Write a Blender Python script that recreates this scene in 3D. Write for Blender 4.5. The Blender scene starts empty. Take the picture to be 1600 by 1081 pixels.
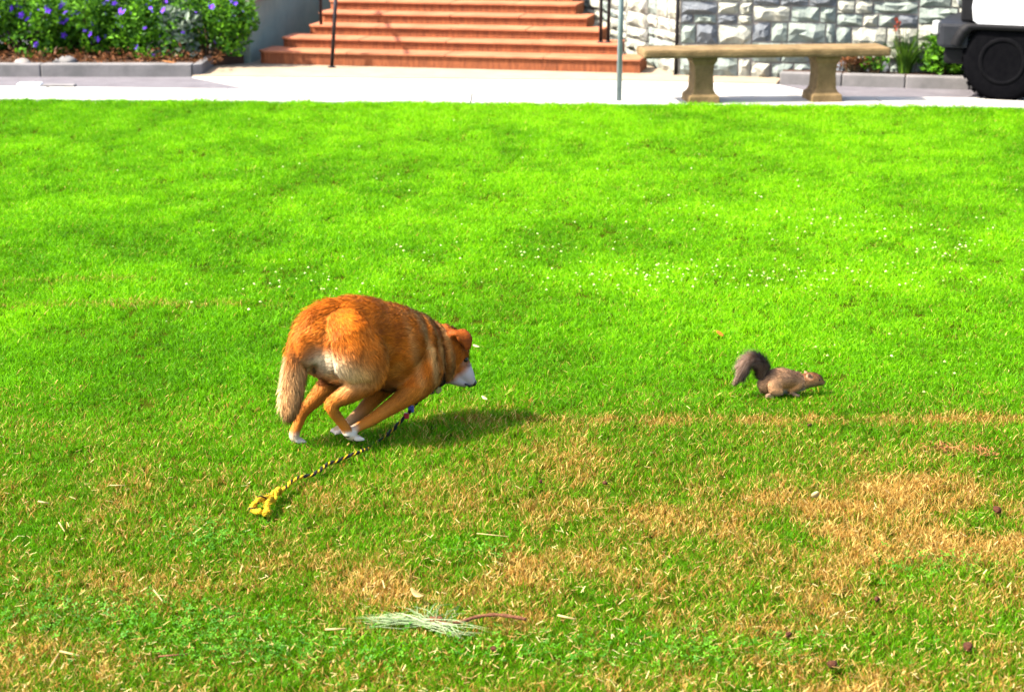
import bpy, math, random
import numpy as np
from mathutils import Vector, Matrix

# ---------------------------------------------------------------- camera, sky, sun, exposure
SC = bpy.context.scene
COL = SC.collection
R = math.radians
FPX, PITCH, CAMH = 2900.0, R(15.05), 2.12
cam_data = bpy.data.cameras.new('camera')
cam_data.sensor_width = 36.0
cam_data.lens = FPX / 1600.0 * 36.0
cam_data.clip_end = 600.0
cam_data.clip_start = 0.1
cam_data.dof.use_dof = True
cam_data.dof.focus_distance = 7.0
cam_data.dof.aperture_fstop = 4.5
cam = bpy.data.objects.new('camera', cam_data)
cam.location = (0, 0, CAMH)
cam.rotation_euler = (math.pi / 2 - PITCH, 0, 0)
COL.objects.link(cam)
SC.camera = cam

SUN_EL, SUN_AZ = R(49), R(196)          # direction to the sun: azimuth measured from +x, counter-clockwise
sun_dir = Vector((math.cos(SUN_EL) * math.cos(SUN_AZ), math.cos(SUN_EL) * math.sin(SUN_AZ), math.sin(SUN_EL)))
world = bpy.data.worlds.new('World')
SC.world = world
world.use_nodes = True
wn = world.node_tree.nodes
sky = wn.new('ShaderNodeTexSky')
sky.sky_type = 'NISHITA'
sky.sun_disc = False
sky.air_density = 0.8
sky.dust_density = 3.0
sky.ozone_density = 0.3
sky.sun_elevation = SUN_EL
sky.sun_rotation = math.pi / 2 - SUN_AZ
wn['Background'].inputs['Strength'].default_value = 0.14
world.node_tree.links.new(sky.outputs[0], wn['Background'].inputs[0])
sl = bpy.data.lights.new('sun', 'SUN')
sl.energy = 4.2
sl.angle = R(2.0)
sl.color = (1.0, 0.93, 0.82)
sun = bpy.data.objects.new('sun', sl)
sun.rotation_euler = sun_dir.to_track_quat('Z', 'Y').to_euler()
COL.objects.link(sun)
SC.view_settings.view_transform = 'Standard'
SC.view_settings.look = 'None'
SC.view_settings.gamma = 1.0
SC.view_settings.use_curve_mapping = False
SC.view_settings.exposure = 2.3
SC.cycles.max_bounces = 8
SC.cycles.transparent_max_bounces = 8


# ---------------------------------------------------------------- helpers
def spot(px, py, z=0.0):
    """ground point seen at a place of the photograph"""
    d = Vector((px - 800.0, 0, 0)) / FPX
    u = (540.5 - py) / FPX
    dv = Vector((d.x, math.cos(PITCH) + u * math.sin(PITCH), -math.sin(PITCH) + u * math.cos(PITCH)))
    t = (z - CAMH) / dv.z
    return Vector((dv.x * t, dv.y * t, z))


def tag(o, label=None, cat=None, group=None, kind=None):
    if label: o['label'] = label
    if cat: o['category'] = cat
    if group: o['group'] = group
    if kind: o['kind'] = kind
    return o


def empty(name, loc=(0, 0, 0), rz=0.0, label=None, cat=None, group=None):
    o = bpy.data.objects.new(name, None)
    o.location = loc
    o.rotation_euler = (0, 0, rz)
    o.empty_display_size = 0.1
    COL.objects.link(o)
    return tag(o, label, cat, group)


def link(name, me, mat=None, parent=None, smooth=False):
    if mat is not None and len(me.materials) == 0:
        me.materials.append(mat)
    if smooth:
        me.polygons.foreach_set('use_smooth', [True] * len(me.polygons))
    o = bpy.data.objects.new(name, me)
    COL.objects.link(o)
    if parent: o.parent = parent
    return o


class MB:
    """collects shapes into one mesh"""
    def __init__(s): s.v, s.f = [], []

    def add(s, vs, fs):
        n = len(s.v)
        s.v += [tuple(p) for p in vs]
        s.f += [tuple(i + n for i in f) for f in fs]
        return s

    def box(s, x0, x1, y0, y1, z0, z1, b=0.0):
        if b <= 0:
            vs = [(x, y, z) for z in (z0, z1) for y in (y0, y1) for x in (x0, x1)]
            return s.add(vs, [(0, 2, 3, 1), (4, 5, 7, 6), (0, 1, 5, 4), (2, 6, 7, 3), (0, 4, 6, 2), (1, 3, 7, 5)])
        vs, idx = [], {}
        X, Y, Z = (x0, x1), (y0, y1), (z0, z1)
        for i in (0, 1):
            for j in (0, 1):
                for k in (0, 1):
                    sx, sy, sz = (b if i == 0 else -b), (b if j == 0 else -b), (b if k == 0 else -b)
                    for a, p in (('x', (X[i], Y[j] + sy, Z[k] + sz)), ('y', (X[i] + sx, Y[j], Z[k] + sz)), ('z', (X[i] + sx, Y[j] + sy, Z[k]))):
                        idx[(i, j, k, a)] = len(vs); vs.append(p)
        q = lambda *ks: tuple(idx[k] for k in ks)
        fs = []
        for i in (0, 1): fs.append(q((i, 0, 0, 'x'), (i, 1, 0, 'x'), (i, 1, 1, 'x'), (i, 0, 1, 'x')))
        for j in (0, 1): fs.append(q((0, j, 0, 'y'), (1, j, 0, 'y'), (1, j, 1, 'y'), (0, j, 1, 'y')))
        for k in (0, 1): fs.append(q((0, 0, k, 'z'), (1, 0, k, 'z'), (1, 1, k, 'z'), (0, 1, k, 'z')))
        for i in (0, 1):
            for j in (0, 1): fs.append(q((i, j, 0, 'x'), (i, j, 1, 'x'), (i, j, 1, 'y'), (i, j, 0, 'y')))
            for k in (0, 1): fs.append(q((i, 0, k, 'x'), (i, 1, k, 'x'), (i, 1, k, 'z'), (i, 0, k, 'z')))
        for j in (0, 1):
            for k in (0, 1): fs.append(q((0, j, k, 'y'), (1, j, k, 'y'), (1, j, k, 'z'), (0, j, k, 'z')))
        for i in (0, 1):
            for j in (0, 1):
                for k in (0, 1): fs.append(q((i, j, k, 'x'), (i, j, k, 'y'), (i, j, k, 'z')))
        return s.add(vs, fs)

    def prism(s, poly, z0, z1):
        n = len(poly)
        vs = [(p[0], p[1], z0) for p in poly] + [(p[0], p[1], z1) for p in poly]
        fs = [tuple(range(n))[::-1], tuple(range(n, 2 * n))]
        fs += [(i, (i + 1) % n, n + (i + 1) % n, n + i) for i in range(n)]
        return s.add(vs, fs)

    def tube(s, pts, rad, n=10, cap=True):
        pts = [Vector(p) for p in pts]
        m = len(pts)
        rad = rad if hasattr(rad, '__len__') else [rad] * m
        up = None
        vs = []
        for i, p in enumerate(pts):
            t = (pts[min(i + 1, m - 1)] - pts[max(i - 1, 0)]).normalized()
            if up is None:
                up = Vector((0, 0, 1)) if abs(t.z) < .9 else Vector((1, 0, 0))
            a = t.cross(up).normalized(); up = a.cross(t).normalized()
            for k in range(n):
                th = 2 * math.pi * k / n
                vs.append(p + (a * math.cos(th) + up * math.sin(th)) * rad[i])
        fs = [(i * n + k, i * n + (k + 1) % n, (i + 1) * n + (k + 1) % n, (i + 1) * n + k) for i in range(m - 1) for k in range(n)]
        if cap: fs += [tuple(range(n))[::-1], tuple(range((m - 1) * n, m * n))]
        return s.add(vs, fs)

    def lathe(s, prof, axis='z', n=24, c=(0, 0, 0)):
        vs = []
        for r, h in prof:
            for k in range(n):
                a = 2 * math.pi * k / n
                p = (r * math.cos(a), r * math.sin(a), h)
                if axis == 'y': p = (p[0], p[2], p[1])
                vs.append((p[0] + c[0], p[1] + c[1], p[2] + c[2]))
        m = len(prof)
        return s.add(vs, [(i * n + k, i * n + (k + 1) % n, (i + 1) * n + (k + 1) % n, (i + 1) * n + k) for i in range(m - 1) for k in range(n)]
                     + [tuple(range(n))[::-1], tuple(range((m - 1) * n, m * n))])

    def rectloft(s, rings):
        """rings of (z, half x, half y)"""
        vs = []
        for z, a, b in rings: vs += [(-a, -b, z), (a, -b, z), (a, b, z), (-a, b, z)]
        m = len(rings)
        fs = [(i * 4 + k, i * 4 + (k + 1) % 4, i * 4 + 4 + (k + 1) % 4, i * 4 + 4 + k) for i in range(m - 1) for k in range(4)]
        return s.add(vs, fs + [(3, 2, 1, 0), tuple(range(4 * m - 4, 4 * m))])

    def mesh(s, name='mesh'):
        me = bpy.data.meshes.new(name)
        me.from_pydata(s.v, [], s.f)
        me.update()
        return me

    def build(s, name, mat, parent=None, smooth=False, bevel=0.0):
        me = s.mesh(name)
        import bmesh
        bm = bmesh.new(); bm.from_mesh(me)
        bmesh.ops.recalc_face_normals(bm, faces=bm.faces)
        if bevel > 0:
            bmesh.ops.bevel(bm, geom=[e for e in bm.edges if e.calc_face_angle(0) > .5], offset=bevel, segments=2, affect='EDGES', profile=.6)
        bm.to_mesh(me); bm.free()
        return link(name, me, mat, parent, smooth)


# ---------------------------------------------------------------- materials
def nodes(name):
    m = bpy.data.materials.new(name)
    m.use_nodes = True
    return m, m.node_tree.nodes, m.node_tree.links, m.node_tree.nodes['Principled BSDF']


ALB = 0.55      # the photograph is exposed bright; base colours are scaled to real reflectances


def mat(name, c1, c2=None, scale=6.0, rough=.8, bump=0.0, bscale=60.0, metal=0.0, spec=.15, detail=6, coat=0.0, stretch=None):
    m, n, l, b = nodes(name)
    b.inputs['Roughness'].default_value = rough
    b.inputs['Metallic'].default_value = metal
    b.inputs['Specular IOR Level'].default_value = spec
    b.inputs['Coat Weight'].default_value = coat
    tc = n.new('ShaderNodeTexCoord')
    src = tc.outputs['Object']
    if stretch:
        mp = n.new('ShaderNodeMapping'); mp.inputs['Scale'].default_value = stretch
        l.new(src, mp.inputs[0]); src = mp.outputs[0]
    if c2 is None: c2 = tuple(x * .75 for x in c1)
    c1 = tuple(x * ALB for x in c1); c2 = tuple(x * ALB for x in c2)
    t = n.new('ShaderNodeTexNoise'); t.inputs['Scale'].default_value = scale; t.inputs['Detail'].default_value = detail
    t.inputs['Roughness'].default_value = .65
    l.new(src, t.inputs['Vector'])
    r = n.new('ShaderNodeValToRGB')
    r.color_ramp.elements[0].position = .34; r.color_ramp.elements[1].position = .66
    r.color_ramp.elements[0].color = (*c2, 1); r.color_ramp.elements[1].color = (*c1, 1)
    l.new(t.outputs['Fac'], r.inputs[0])
    l.new(r.outputs[0], b.inputs['Base Color'])
    if bump > 0:
        t2 = n.new('ShaderNodeTexNoise'); t2.inputs['Scale'].default_value = bscale; t2.inputs['Detail'].default_value = 5
        l.new(src, t2.inputs['Vector'])
        bp = n.new('ShaderNodeBump'); bp.inputs['Strength'].default_value = bump; bp.inputs['Distance'].default_value = .01
        l.new(t2.outputs['Fac'], bp.inputs['Height']); l.new(bp.outputs[0], b.inputs['Normal'])
    return m


def leafmat(name, c1, c2, trans=.35, rough=.5, scale=9.0):
    c1 = tuple(x * ALB for x in c1); c2 = tuple(x * ALB for x in c2)
    m, n, l, b = nodes(name)
    g = n.new('ShaderNodeTexCoord')
    t = n.new('ShaderNodeTexNoise'); t.inputs['Scale'].default_value = scale
    l.new(g.outputs['Object'], t.inputs['Vector'])
    at = n.new('ShaderNodeAttribute'); at.attribute_name = 'rnd'
    ad = n.new('ShaderNodeMath'); ad.operation = 'ADD'
    l.new(t.outputs['Fac'], ad.inputs[0]); l.new(at.outputs['Fac'], ad.inputs[1])
    r = n.new('ShaderNodeValToRGB')
    r.color_ramp.elements[0].position = .45; r.color_ramp.elements[1].position = 1.25 / 1.4
    r.color_ramp.elements[0].color = (*c2, 1); r.color_ramp.elements[1].color = (*c1, 1)
    l.new(ad.outputs[0], r.inputs[0])
    l.new(r.outputs[0], b.inputs['Base Color'])
    b.inputs['Roughness'].default_value = rough
    b.inputs['Specular IOR Level'].default_value = .12
    tr = n.new('ShaderNodeBsdfTranslucent'); l.new(r.outputs[0], tr.inputs[0])
    mx = n.new('ShaderNodeMixShader'); mx.inputs[0].default_value = trans
    l.new(b.outputs[0], mx.inputs[1]); l.new(tr.outputs[0], mx.inputs[2])
    l.new(mx.outputs[0], n['Material Output'].inputs[0])
    return m


M = {}
M['concrete'] = mat('concrete', (.62, .60, .55), (.50, .48, .43), 3, .9, .3, 90)
M['cream'] = mat('cream_concrete', (.44, .345, .235), (.37, .28, .19), 4, .9, .3, 90)
M['asphalt'] = mat('asphalt', (.20, .185, .20), (.145, .133, .145), 5, .9, .5, 220)
M['kerb'] = mat('kerb_concrete', (.26, .245, .24), (.17, .165, .16), 4, .9, .4, 80)
M['soil'] = mat('soil', (.12, .06, .035), (.05, .028, .018), 14, .95, .9, 60)
M['lawn_soil'] = mat('lawn_soil', (.045, .075, .003), (.04, .045, .004), 10, .95, .6, 80, spec=0)
M['earth'] = mat('earth', (.12, .13, .05), (.08, .08, .03), 2, .95, .4, 40)
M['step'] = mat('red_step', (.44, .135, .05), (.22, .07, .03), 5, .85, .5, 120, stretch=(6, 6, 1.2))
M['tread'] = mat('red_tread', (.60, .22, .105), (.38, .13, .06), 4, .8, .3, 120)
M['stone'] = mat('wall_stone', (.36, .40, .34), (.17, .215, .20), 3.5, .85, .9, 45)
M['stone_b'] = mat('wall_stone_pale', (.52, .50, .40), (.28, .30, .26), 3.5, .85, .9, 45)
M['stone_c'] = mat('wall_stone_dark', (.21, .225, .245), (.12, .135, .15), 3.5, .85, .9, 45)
M['mortar'] = mat('mortar', (.34, .30, .275), (.22, .20, .18), 12, .95, .5, 90)
M['render'] = mat('green_grey_render', (.33, .39, .31), (.25, .31, .25), 3, .9, .4, 40)
M['bench'] = mat('bench_stone', (.30, .20, .09), (.15, .10, .04), 6, .9, .6, 70)
M['iron'] = mat('dark_iron', (.05, .045, .05), (.03, .028, .03), 20, .5, .1, 100, .6)
M['galv'] = mat('galvanised', (.32, .40, .40), (.22, .29, .30), 12, .5, .1, 60, .4)
M['stem'] = mat('stem', (.12, .085, .04), (.06, .045, .02), 30, .9)
M['leaf'] = leafmat('shrub_leaf', (.20, .50, .02), (.04, .14, .01))
M['leaf_dark'] = leafmat('dark_leaf', (.05, .12, .02), (.02, .055, .012))
M['leaf_grey'] = leafmat('grey_leaf', (.33, .40, .30), (.13, .19, .13), .2)
M['strap'] = leafmat('strap_leaf', (.17, .34, .03), (.05, .13, .015))
M['rust_leaf'] = leafmat('rust_leaf', (.34, .13, .05), (.12, .055, .02))
M['purple'] = leafmat('purple_petal', (.50, .24, 1.5), (.30, .08, 1.25), .3)
M['red'] = leafmat('red_petal', (.75, .12, .03), (.55, .06, .02), .3)
M['yellow_rope'] = mat('yellow_rope', (.80, .52, .012), (.62, .33, .008), 60, .7, .5, 400)
M['black_rope'] = mat('black_rope', (.022, .018, .014), (.012, .01, .009), 60, .6, .5, 400)
M['straw'] = mat('straw', (.52, .39, .16), (.36, .24, .08), 30, .6)
M['bark'] = mat('twig_bark', (.26, .11, .05), (.13, .05, .025), 60, .9, .6, 200)
M['pod'] = mat('seed_pod', (.12, .038, .014), (.045, .016, .008), 60, .9, .8, 150)
M['dead'] = mat('dead_leaf', (.50, .22, .07), (.30, .11, .035), 40, .8, .5, 100)
M['pale_leaf'] = mat('pale_leaf', (.62, .54, .30), (.45, .34, .15), 40, .6)
M['orange_leaf'] = mat('orange_leaf', (.85, .36, .02), (.7, .22, .01), 40, .6)
M['needle'] = leafmat('pale_needle', (.46, .56, .28), (.20, .30, .12), .25)
M['carwhite'] = mat('white_paint', (.74, .75, .77), (.71, .72, .74), 2, .25, coat=.6, spec=.5)
M['plastic'] = mat('grey_plastic', (.020, .022, .028), (.013, .015, .02), 12, .6, .2, 250)
M['black'] = mat('black_plastic', (.008, .008, .01), (.006, .006, .007), 12, .6, spec=.1)
M['rubber'] = mat('tyre_rubber', (.006, .006, .007), (.004, .004, .005), 20, .95, .3, 120, spec=.0)
M['rim'] = mat('steel_rim', (.008, .008, .009), (.005, .005, .006), 10, .95, spec=.0)
M['chrome'] = mat('lamp_chrome', (.85, .85, .83), (.8, .8, .78), 10, .2, metal=.3)
M['amber'] = mat('amber_lens', (.55, .16, .03), (.45, .12, .02), 10, .3)
M['glass'] = mat('dark_glass', (.02, .025, .03), (.015, .02, .02), 2, .05, spec=.8)
M['paint_white'] = mat('white_kerb_paint', (.8, .8, .78), (.7, .7, .68), 8, .8)

# ---------------------------------------------------------------- the setting: ground, lawn, path, road, kerbs
SLOPE = -0.0623


def edge(x):            # the far edge of the lawn
    return 15.757 + SLOPE * x


def path_edge(x):       # the far edge of the footpath along the lawn
    return 16.475 - 0.093 * x


me = MB().add([(-150, -60, -.16), (150, -60, -.16), (150, 240, -.16), (-150, 240, -.16)], [(0, 1, 2, 3)])
tag(me.build('ground', M['earth']), 'brown earth under and around the lawn', 'ground', kind='structure')
me = MB().prism([(-40, -30), (40, -30), (40, edge(40)), (-40, edge(-40))], -.1, -.004)
lawn = tag(me.build('lawn', M['lawn_soil']), 'mown lawn soil under the green grass', 'lawn', kind='structure')

# footpath slabs
path = empty('footpath'); tag(path, 'sunlit white concrete footpath along the far edge of the lawn', 'footpath', kind='structure')
xs = [-16, -12.5, -9, -6.6, -4.2, -2.55, -.35, 1.35, 3.15, 4.9, 7.5, 10, 13]
for a, b in zip(xs[:-1], xs[1:]):
    me = MB().prism([(a + .006, edge(a) + .004), (b - .006, edge(b) + .004), (b - .006, path_edge(b)), (a + .006, path_edge(a))], -.08, .018)
    me.build('slab', M['concrete'], path, bevel=.004)
# the drive: asphalt sheet behind the path
me = MB().add([(-40, path_edge(-40) - .0, -.004), (40, path_edge(40), -.004), (40, 21, -.004), (-40, 21, -.004)], [(0, 1, 2, 3)])
tag(me.build('road', M['asphalt']), 'grey asphalt drive behind the white footpath', 'road', kind='structure')
# white apron in front of the stairs and a cream landing
A = [spot(300, 121), spot(405, 144.5), spot(1300, 149.5), spot(1213, 133)]
yb = lambda p: (p.x, p.y)
me = MB().prism([(A[1].x, path_edge(A[1].x) + .006), (A[2].x, path_edge(A[2].x) + .006), yb(A[3]), yb(spot(1000, 128)), yb(spot(700, 125)), yb(A[0])], -.06, .006)
tag(me.build('pavement', M['concrete']), 'sunlit white concrete apron in front of the red stairs', 'pavement', kind='structure')
me = MB().prism([(A[0].x, A[0].y + .006), (spot(700, 125).x, spot(700, 125).y + .006), (spot(1000, 128).x, spot(1000, 128).y + .006), (A[3].x, A[3].y + .006),
                 (A[3].x + .1, A[3].y + .4), (1.6, 18.6), (-2.5, 19.6), (-2.64, 18.8), (-2.955, 18.55)], -.06, .014)
tag(me.build('landing', M['cream']), 'cream concrete landing at the foot of the red stairs', 'pavement', kind='structure')

kerb = empty('kerb'); tag(kerb, 'grey concrete kerb of the drive below the flower bed', 'kerb', kind='structure')
x0 = -12.0
while x0 < -3.2:
    x1 = min(x0 + 1.5, -3.055)
    MB().box(x0 + .003, x1 - .003, 17.79, 17.95, -.1, .115).build('kerb_stone', M['kerb'], kerb, bevel=.012)
    x0 = x1
MB().prism([(-3.05, 17.79), (-2.97, 17.86), (-2.97, 18.6), (-3.05, 18.6)], -.1, .112).build('kerb_stone', M['kerb'], kerb, bevel=.01)
bed = MB().prism([(-14, 17.953), (-3.055, 17.953), (-2.98, 18.55), (-2.70, 18.80), (-2.80, 19.4), (-14, 20.6)], -.1, .09)
tag(bed.build('flower_bed', M['soil']), 'dark soil of the flower bed behind the grey kerb', 'flower bed', kind='structure')
kr = empty('kerb'); tag(kr, 'pale grey kerb of the drive below the stone wall', 'kerb', kind='structure')
k0, k1 = Vector((2.47, 17.2, 0)), Vector((4.15, 16.80, 0))
kd = (k1 - k0).normalized(); kn = Vector((-kd.y, kd.x, 0))
for i in range(3):
    a = k0 + kd * (i * .57 + .003); b = k0 + kd * (i * .57 + .565)
    MB().prism([yb(a), yb(b), yb(b + kn * .15), yb(a + kn * .15)], -.1, .105).build('kerb_stone', M['kerb'], kr, bevel=.012)
a = k0 + kd * 1.715
MB().prism([yb(a), yb(a + kd * .25 + kn * .1), yb(a + kd * .38 + kn * .35), yb(a + kd * .38 + kn * .9), yb(a + kd * .22 + kn * .9), yb(a + kd * .22 + kn * .4), yb(a + kd * .1 + kn * .18), yb(a + kn * .15)], -.1, .105).build('kerb_stone', M['kerb'], kr)
a = k0 + kn * .153
me = MB().prism([yb(a), yb(a + kd * 1.7), yb(a + kd * 1.9 + kn * .3), yb(a + kd * 1.9 + kn * 1.2), yb(a + kn * .55)], -.1, .09)
tag(me.build('flower_bed', M['soil']), 'narrow strip of soil between the stone wall and the pale kerb', 'flower bed', kind='structure')

# storm drain inlet in the drive on the left
p = spot(46, 138)
dr = empty('drain_inlet', p, 0, 'low white storm drain block with a dark slot in the drive', 'drain')
MB().box(-.1, .12, -.06, .06, 0, .05, .012).build('end_block', M['paint_white'], dr)
MB().box(.122, .42, -.05, .05, 0, .035, .006).build('slot_frame', M['kerb'], dr)
MB().box(.15, .40, -.052, -.0505, .004, .026).build('slot', M['black'], dr)

# ---------------------------------------------------------------- red stairs between splayed walls
ax = Vector((3.773, -.814, 0)).normalized(); ay = Vector((-ax.y, ax.x, 0))
S0 = Vector((-2.541, 18.748, 0))
YAW = math.atan2(ax.y, ax.x)
st = empty('stairs', S0, YAW, 'wide red stairs narrowing upwards between two splayed walls', 'stairs')
rise = [.135, .098, .098, .098, .098, .098, .098]
tr = .345
z = 0.014; L = 3.86
random.seed(3)
for i, h in enumerate(rise):
    li, ri = [0, .126, .30, .30, .31, .32, .33][i], [0, .277, .514, .705, .88, .98, 1.05][i]
    y0 = i * tr; y1 = y0 + tr + .12
    xl, xr = li, L - ri
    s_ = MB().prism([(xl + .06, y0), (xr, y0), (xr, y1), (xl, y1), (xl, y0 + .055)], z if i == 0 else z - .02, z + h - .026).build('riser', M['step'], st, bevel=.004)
    z += h
    w0 = xl - .012
    cuts = [w0] + [xl + (xr - xl) * t for t in (.24, .5, .755)] + [xr + .01]
    for a, b in zip(cuts[:-1], cuts[1:]):
        jz = random.uniform(-.003, .003)
        if a == w0: poly = [(a + .065, y0 - .02), (b - .002, y0 - .02), (b - .002, y1 - .02), (a, y1 - .02), (a, y0 + .045)]
        else: poly = [(a + .002, y0 - .02), (b - .002, y0 - .02), (b - .002, y1 - .02), (a + .002, y1 - .02)]
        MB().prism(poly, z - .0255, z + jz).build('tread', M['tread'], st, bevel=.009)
MB().box(.40, L - 1.1, 7 * tr - .1, 7 * tr + 2.5, z - .15, z - .004).build('top_landing', M['step'], st)


# ---------------------------------------------------------------- stone walls
def rock_block(w, h, d, rng, rough):
    """one rock-faced block, front towards -y, origin at its lower left front"""
    nx, nz = (4 if w > .2 else 3), 3
    g = .007
    vs, fs = [], []
    for j in range(nz + 1):
        for i in range(nx + 1):
            u, t = i / nx, j / nz
            inner = 0 < i < nx and 0 < j < nz
            ju = rng.uniform(-.3, .3) / nx if inner else rng.uniform(-.02, .02)
            jt = rng.uniform(-.3, .3) / nz if inner else rng.uniform(-.02, .02)
            y = -rng.uniform(.35, 1) * rough if inner else rng.uniform(-.15, .2) * rough
            vs.append((g + (w - 2 * g) * min(max(u + ju, 0), 1), y, g + (h - 2 * g) * min(max(t + jt, 0), 1)))
    m = nx + 1
    for j in range(nz):
        for i in range(nx):
            a = j * m + i
            if rng.random() < .5: fs += [(a, a + 1, a + m + 1), (a, a + m + 1, a + m)]
            else: fs += [(a, a + 1, a + m), (a + 1, a + m + 1, a + m)]
    ring = [i for i in range(m)] + [j * m + nx for j in range(1, nz + 1)] + [nz * m + i for i in range(nx - 1, -1, -1)] + [j * m for j in range(nz - 1, 0, -1)]
    n0 = len(vs)
    for k in ring: vs.append((vs[k][0], d, vs[k][2]))
    r = len(ring)
    for k in range(r): fs.append((ring[(k + 1) % r], ring[k], n0 + k, n0 + (k + 1) % r))
    return vs, fs


def stone_wall(name, p0, p1, height, label, pal, rough, seed, rows=None, z0=0.0, wmin=.12, wmax=.36):
    p0, p1 = Vector(p0), Vector(p1)
    d = p1 - p0; Lw = d.length
    wl = empty(name, (p0.x, p0.y, z0), math.atan2(d.y, d.x), label, 'wall')
    rng = random.Random(seed)
    MB().box(0, Lw, .012, .4, -.1, height).build('mortar', M['mortar'], wl)
    xa = 0.0
    while xa < Lw - .01:                       # short stretches with their own courses
        xb = xa + rng.uniform(.45, .95)
        if Lw - xb < .4: xb = Lw
        zc = 0.0
        while zc < height - .01:
            h = rng.choice([.09, .12, .15, .19]) if rows is None else rows
            if height - zc - h < .07: h = height - zc
            x = xa
            while x < xb - .01:
                w = rng.uniform(wmin, wmax) * (.7 if h < .1 else 1)
                if xb - x - w < .09: w = xb - x
                vs, fs = rock_block(w, h, .1, rng, rough * rng.uniform(.7, 1.3))
                me = MB().add(vs, fs).mesh('stone')
                o = link('stone', me, M[rng.choice(pal)], wl)
                o.location = (x, rng.uniform(-.006, .006), zc)
                x += w
            zc += h
        xa = xb
    MB().box(-.03, Lw + .03, -.05, .43, height + .001, height + .08).build('coping', M['mortar'], wl, bevel=.01)
    return wl


Cf = Vector((1.60, 17.80, 0))
stone_wall('stone_wall', Cf, Cf + Vector((5.0 * .978, -5.0 * .2086, 0)), 1.0,
           'rough grey-green stone wall behind the bench, facing the lawn', ['stone', 'stone', 'stone_c', 'stone_b', 'stone_b'], .05, 11)
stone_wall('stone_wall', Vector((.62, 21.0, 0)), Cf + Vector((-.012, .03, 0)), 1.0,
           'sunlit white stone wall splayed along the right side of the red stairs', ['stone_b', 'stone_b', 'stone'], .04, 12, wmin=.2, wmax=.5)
# left cheek: plain render with a coping
c0, c1 = Vector((-2.64, 18.86, 0)), Vector((-1.95, 22.8, 0))
d = c1 - c0
wl = empty('rendered_wall', c0, math.atan2(d.y, d.x), 'smooth pale green-grey wall splayed along the left side of the red stairs', 'wall')
MB().box(0, d.length, 0, .16, -.1, .60).build('wall_face', M['render'], wl, bevel=.01)
MB().box(-.03, d.length, -.03, .19, .601, .66).build('coping', M['mortar'], wl, bevel=.01)
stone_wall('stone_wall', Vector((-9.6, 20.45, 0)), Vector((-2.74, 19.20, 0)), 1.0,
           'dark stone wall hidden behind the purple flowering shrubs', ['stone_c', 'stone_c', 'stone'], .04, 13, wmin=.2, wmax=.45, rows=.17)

# ---------------------------------------------------------------- handrails and pole
def stair_pt(s, t, zz):
    return S0 + ax * s + ay * t + Vector((0, 0, zz))


def handrail(label, posts):
    """posts: list of (foot, top, radius)"""
    hr = empty('handrail', posts[0][0], 0, label, 'handrail')
    o = Vector(posts[0][0])
    for a, b, r in posts:
        MB().tube([Vector(a) - o, Vector(b) - o], r, 10).build('post', M['iron'], hr, True)
        MB().lathe([(r * 2.2, 0), (r * 2.2, .008), (r * 1.1, .016)], c=Vector(a) - o, n=14).build('base_plate', M['iron'], hr)
    tops = [Vector(b) - o for a, b, r in posts]
    dirv = (tops[-1] - tops[0]).normalized()
    MB().tube([tops[0] - dirv * .2, *tops, tops[-1] + dirv * .3], .021, 10).build('rail', M['iron'], hr, True)
    return hr


a = spot(518.5, 108); a.z = .014
b = stair_pt(.421, .69 + .05, .014 + .135 + .098)
handrail('dark iron handrail rising from the pavement on the left of the stairs', [(a, a + Vector((.075, .0, .92)), .019), (b, b + Vector((0.0, 0, .90)), .017)])
b1 = stair_pt(3.39, .345 + .15, .014 + .233)
b2 = stair_pt(3.465, .345 + .15, .014 + .233)
handrail('dark iron double post handrail on the right end of the stairs', [(b1, b1 + Vector((0, 0, .92)), .018), (b2, b2 + Vector((.01, 0, .92)), .018)])
p = spot(1055.5, 119.5)
po = empty('iron_post', p, 0, 'thin dark iron post before the stone wall, behind the left end of the bench', 'post')
MB().tube([(0, 0, 0), (.012, 0, 1.3)], .018, 10).build('shaft', M['iron'], po, True)
MB().lathe([(.04, 0), (.04, .01), (.02, .02)], n=14).build('base_plate', M['iron'], po)
p = spot(967, 161)
po = empty('sign_pole', p, 0, 'grey-green metal pole at the lawn edge before the right end of the stairs', 'pole')
MB().tube([(0, 0, -.02), (.005, 0, .8), (.012, 0, 2.3)], .023, 14).build('shaft', M['galv'], po, True)
MB().lathe([(.024, 0), (.026, .005), (.02, .02), (.006, .027)], n=14, c=(.012, 0, 2.3)).build('cap', M['galv'], po)

# ---------------------------------------------------------------- stone bench
bl, brr = spot(1094, 160), spot(1285, 160.5)
bd = brr - bl
bench = empty('stone_bench', (bl + brr) / 2, R(5.5), 'tan stone bench with two pedestal legs at the lawn edge', 'bench')
seat = MB()
hx, hy = 1.06, .21
seat.add([], [])
sec = [(-hx, -hy), (hx, -hy), (hx, hy), (-hx, hy)]
o = MB().box(-hx, hx, -hy, hy, .402, .474).build('seat', M['bench'], bench, bevel=.022)
for sx in (-.53, .53):
    g = MB().rectloft([(0, .135, .175), (.075, .13, .17), (.10, .10, .15), (.13, .085, .14), (.25, .078, .135), (.34, .085, .14), (.37, .105, .16), (.401, .11, .165)])
    o = g.build('leg', M['bench'], bench, bevel=.008); o.location.x = sx


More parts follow.
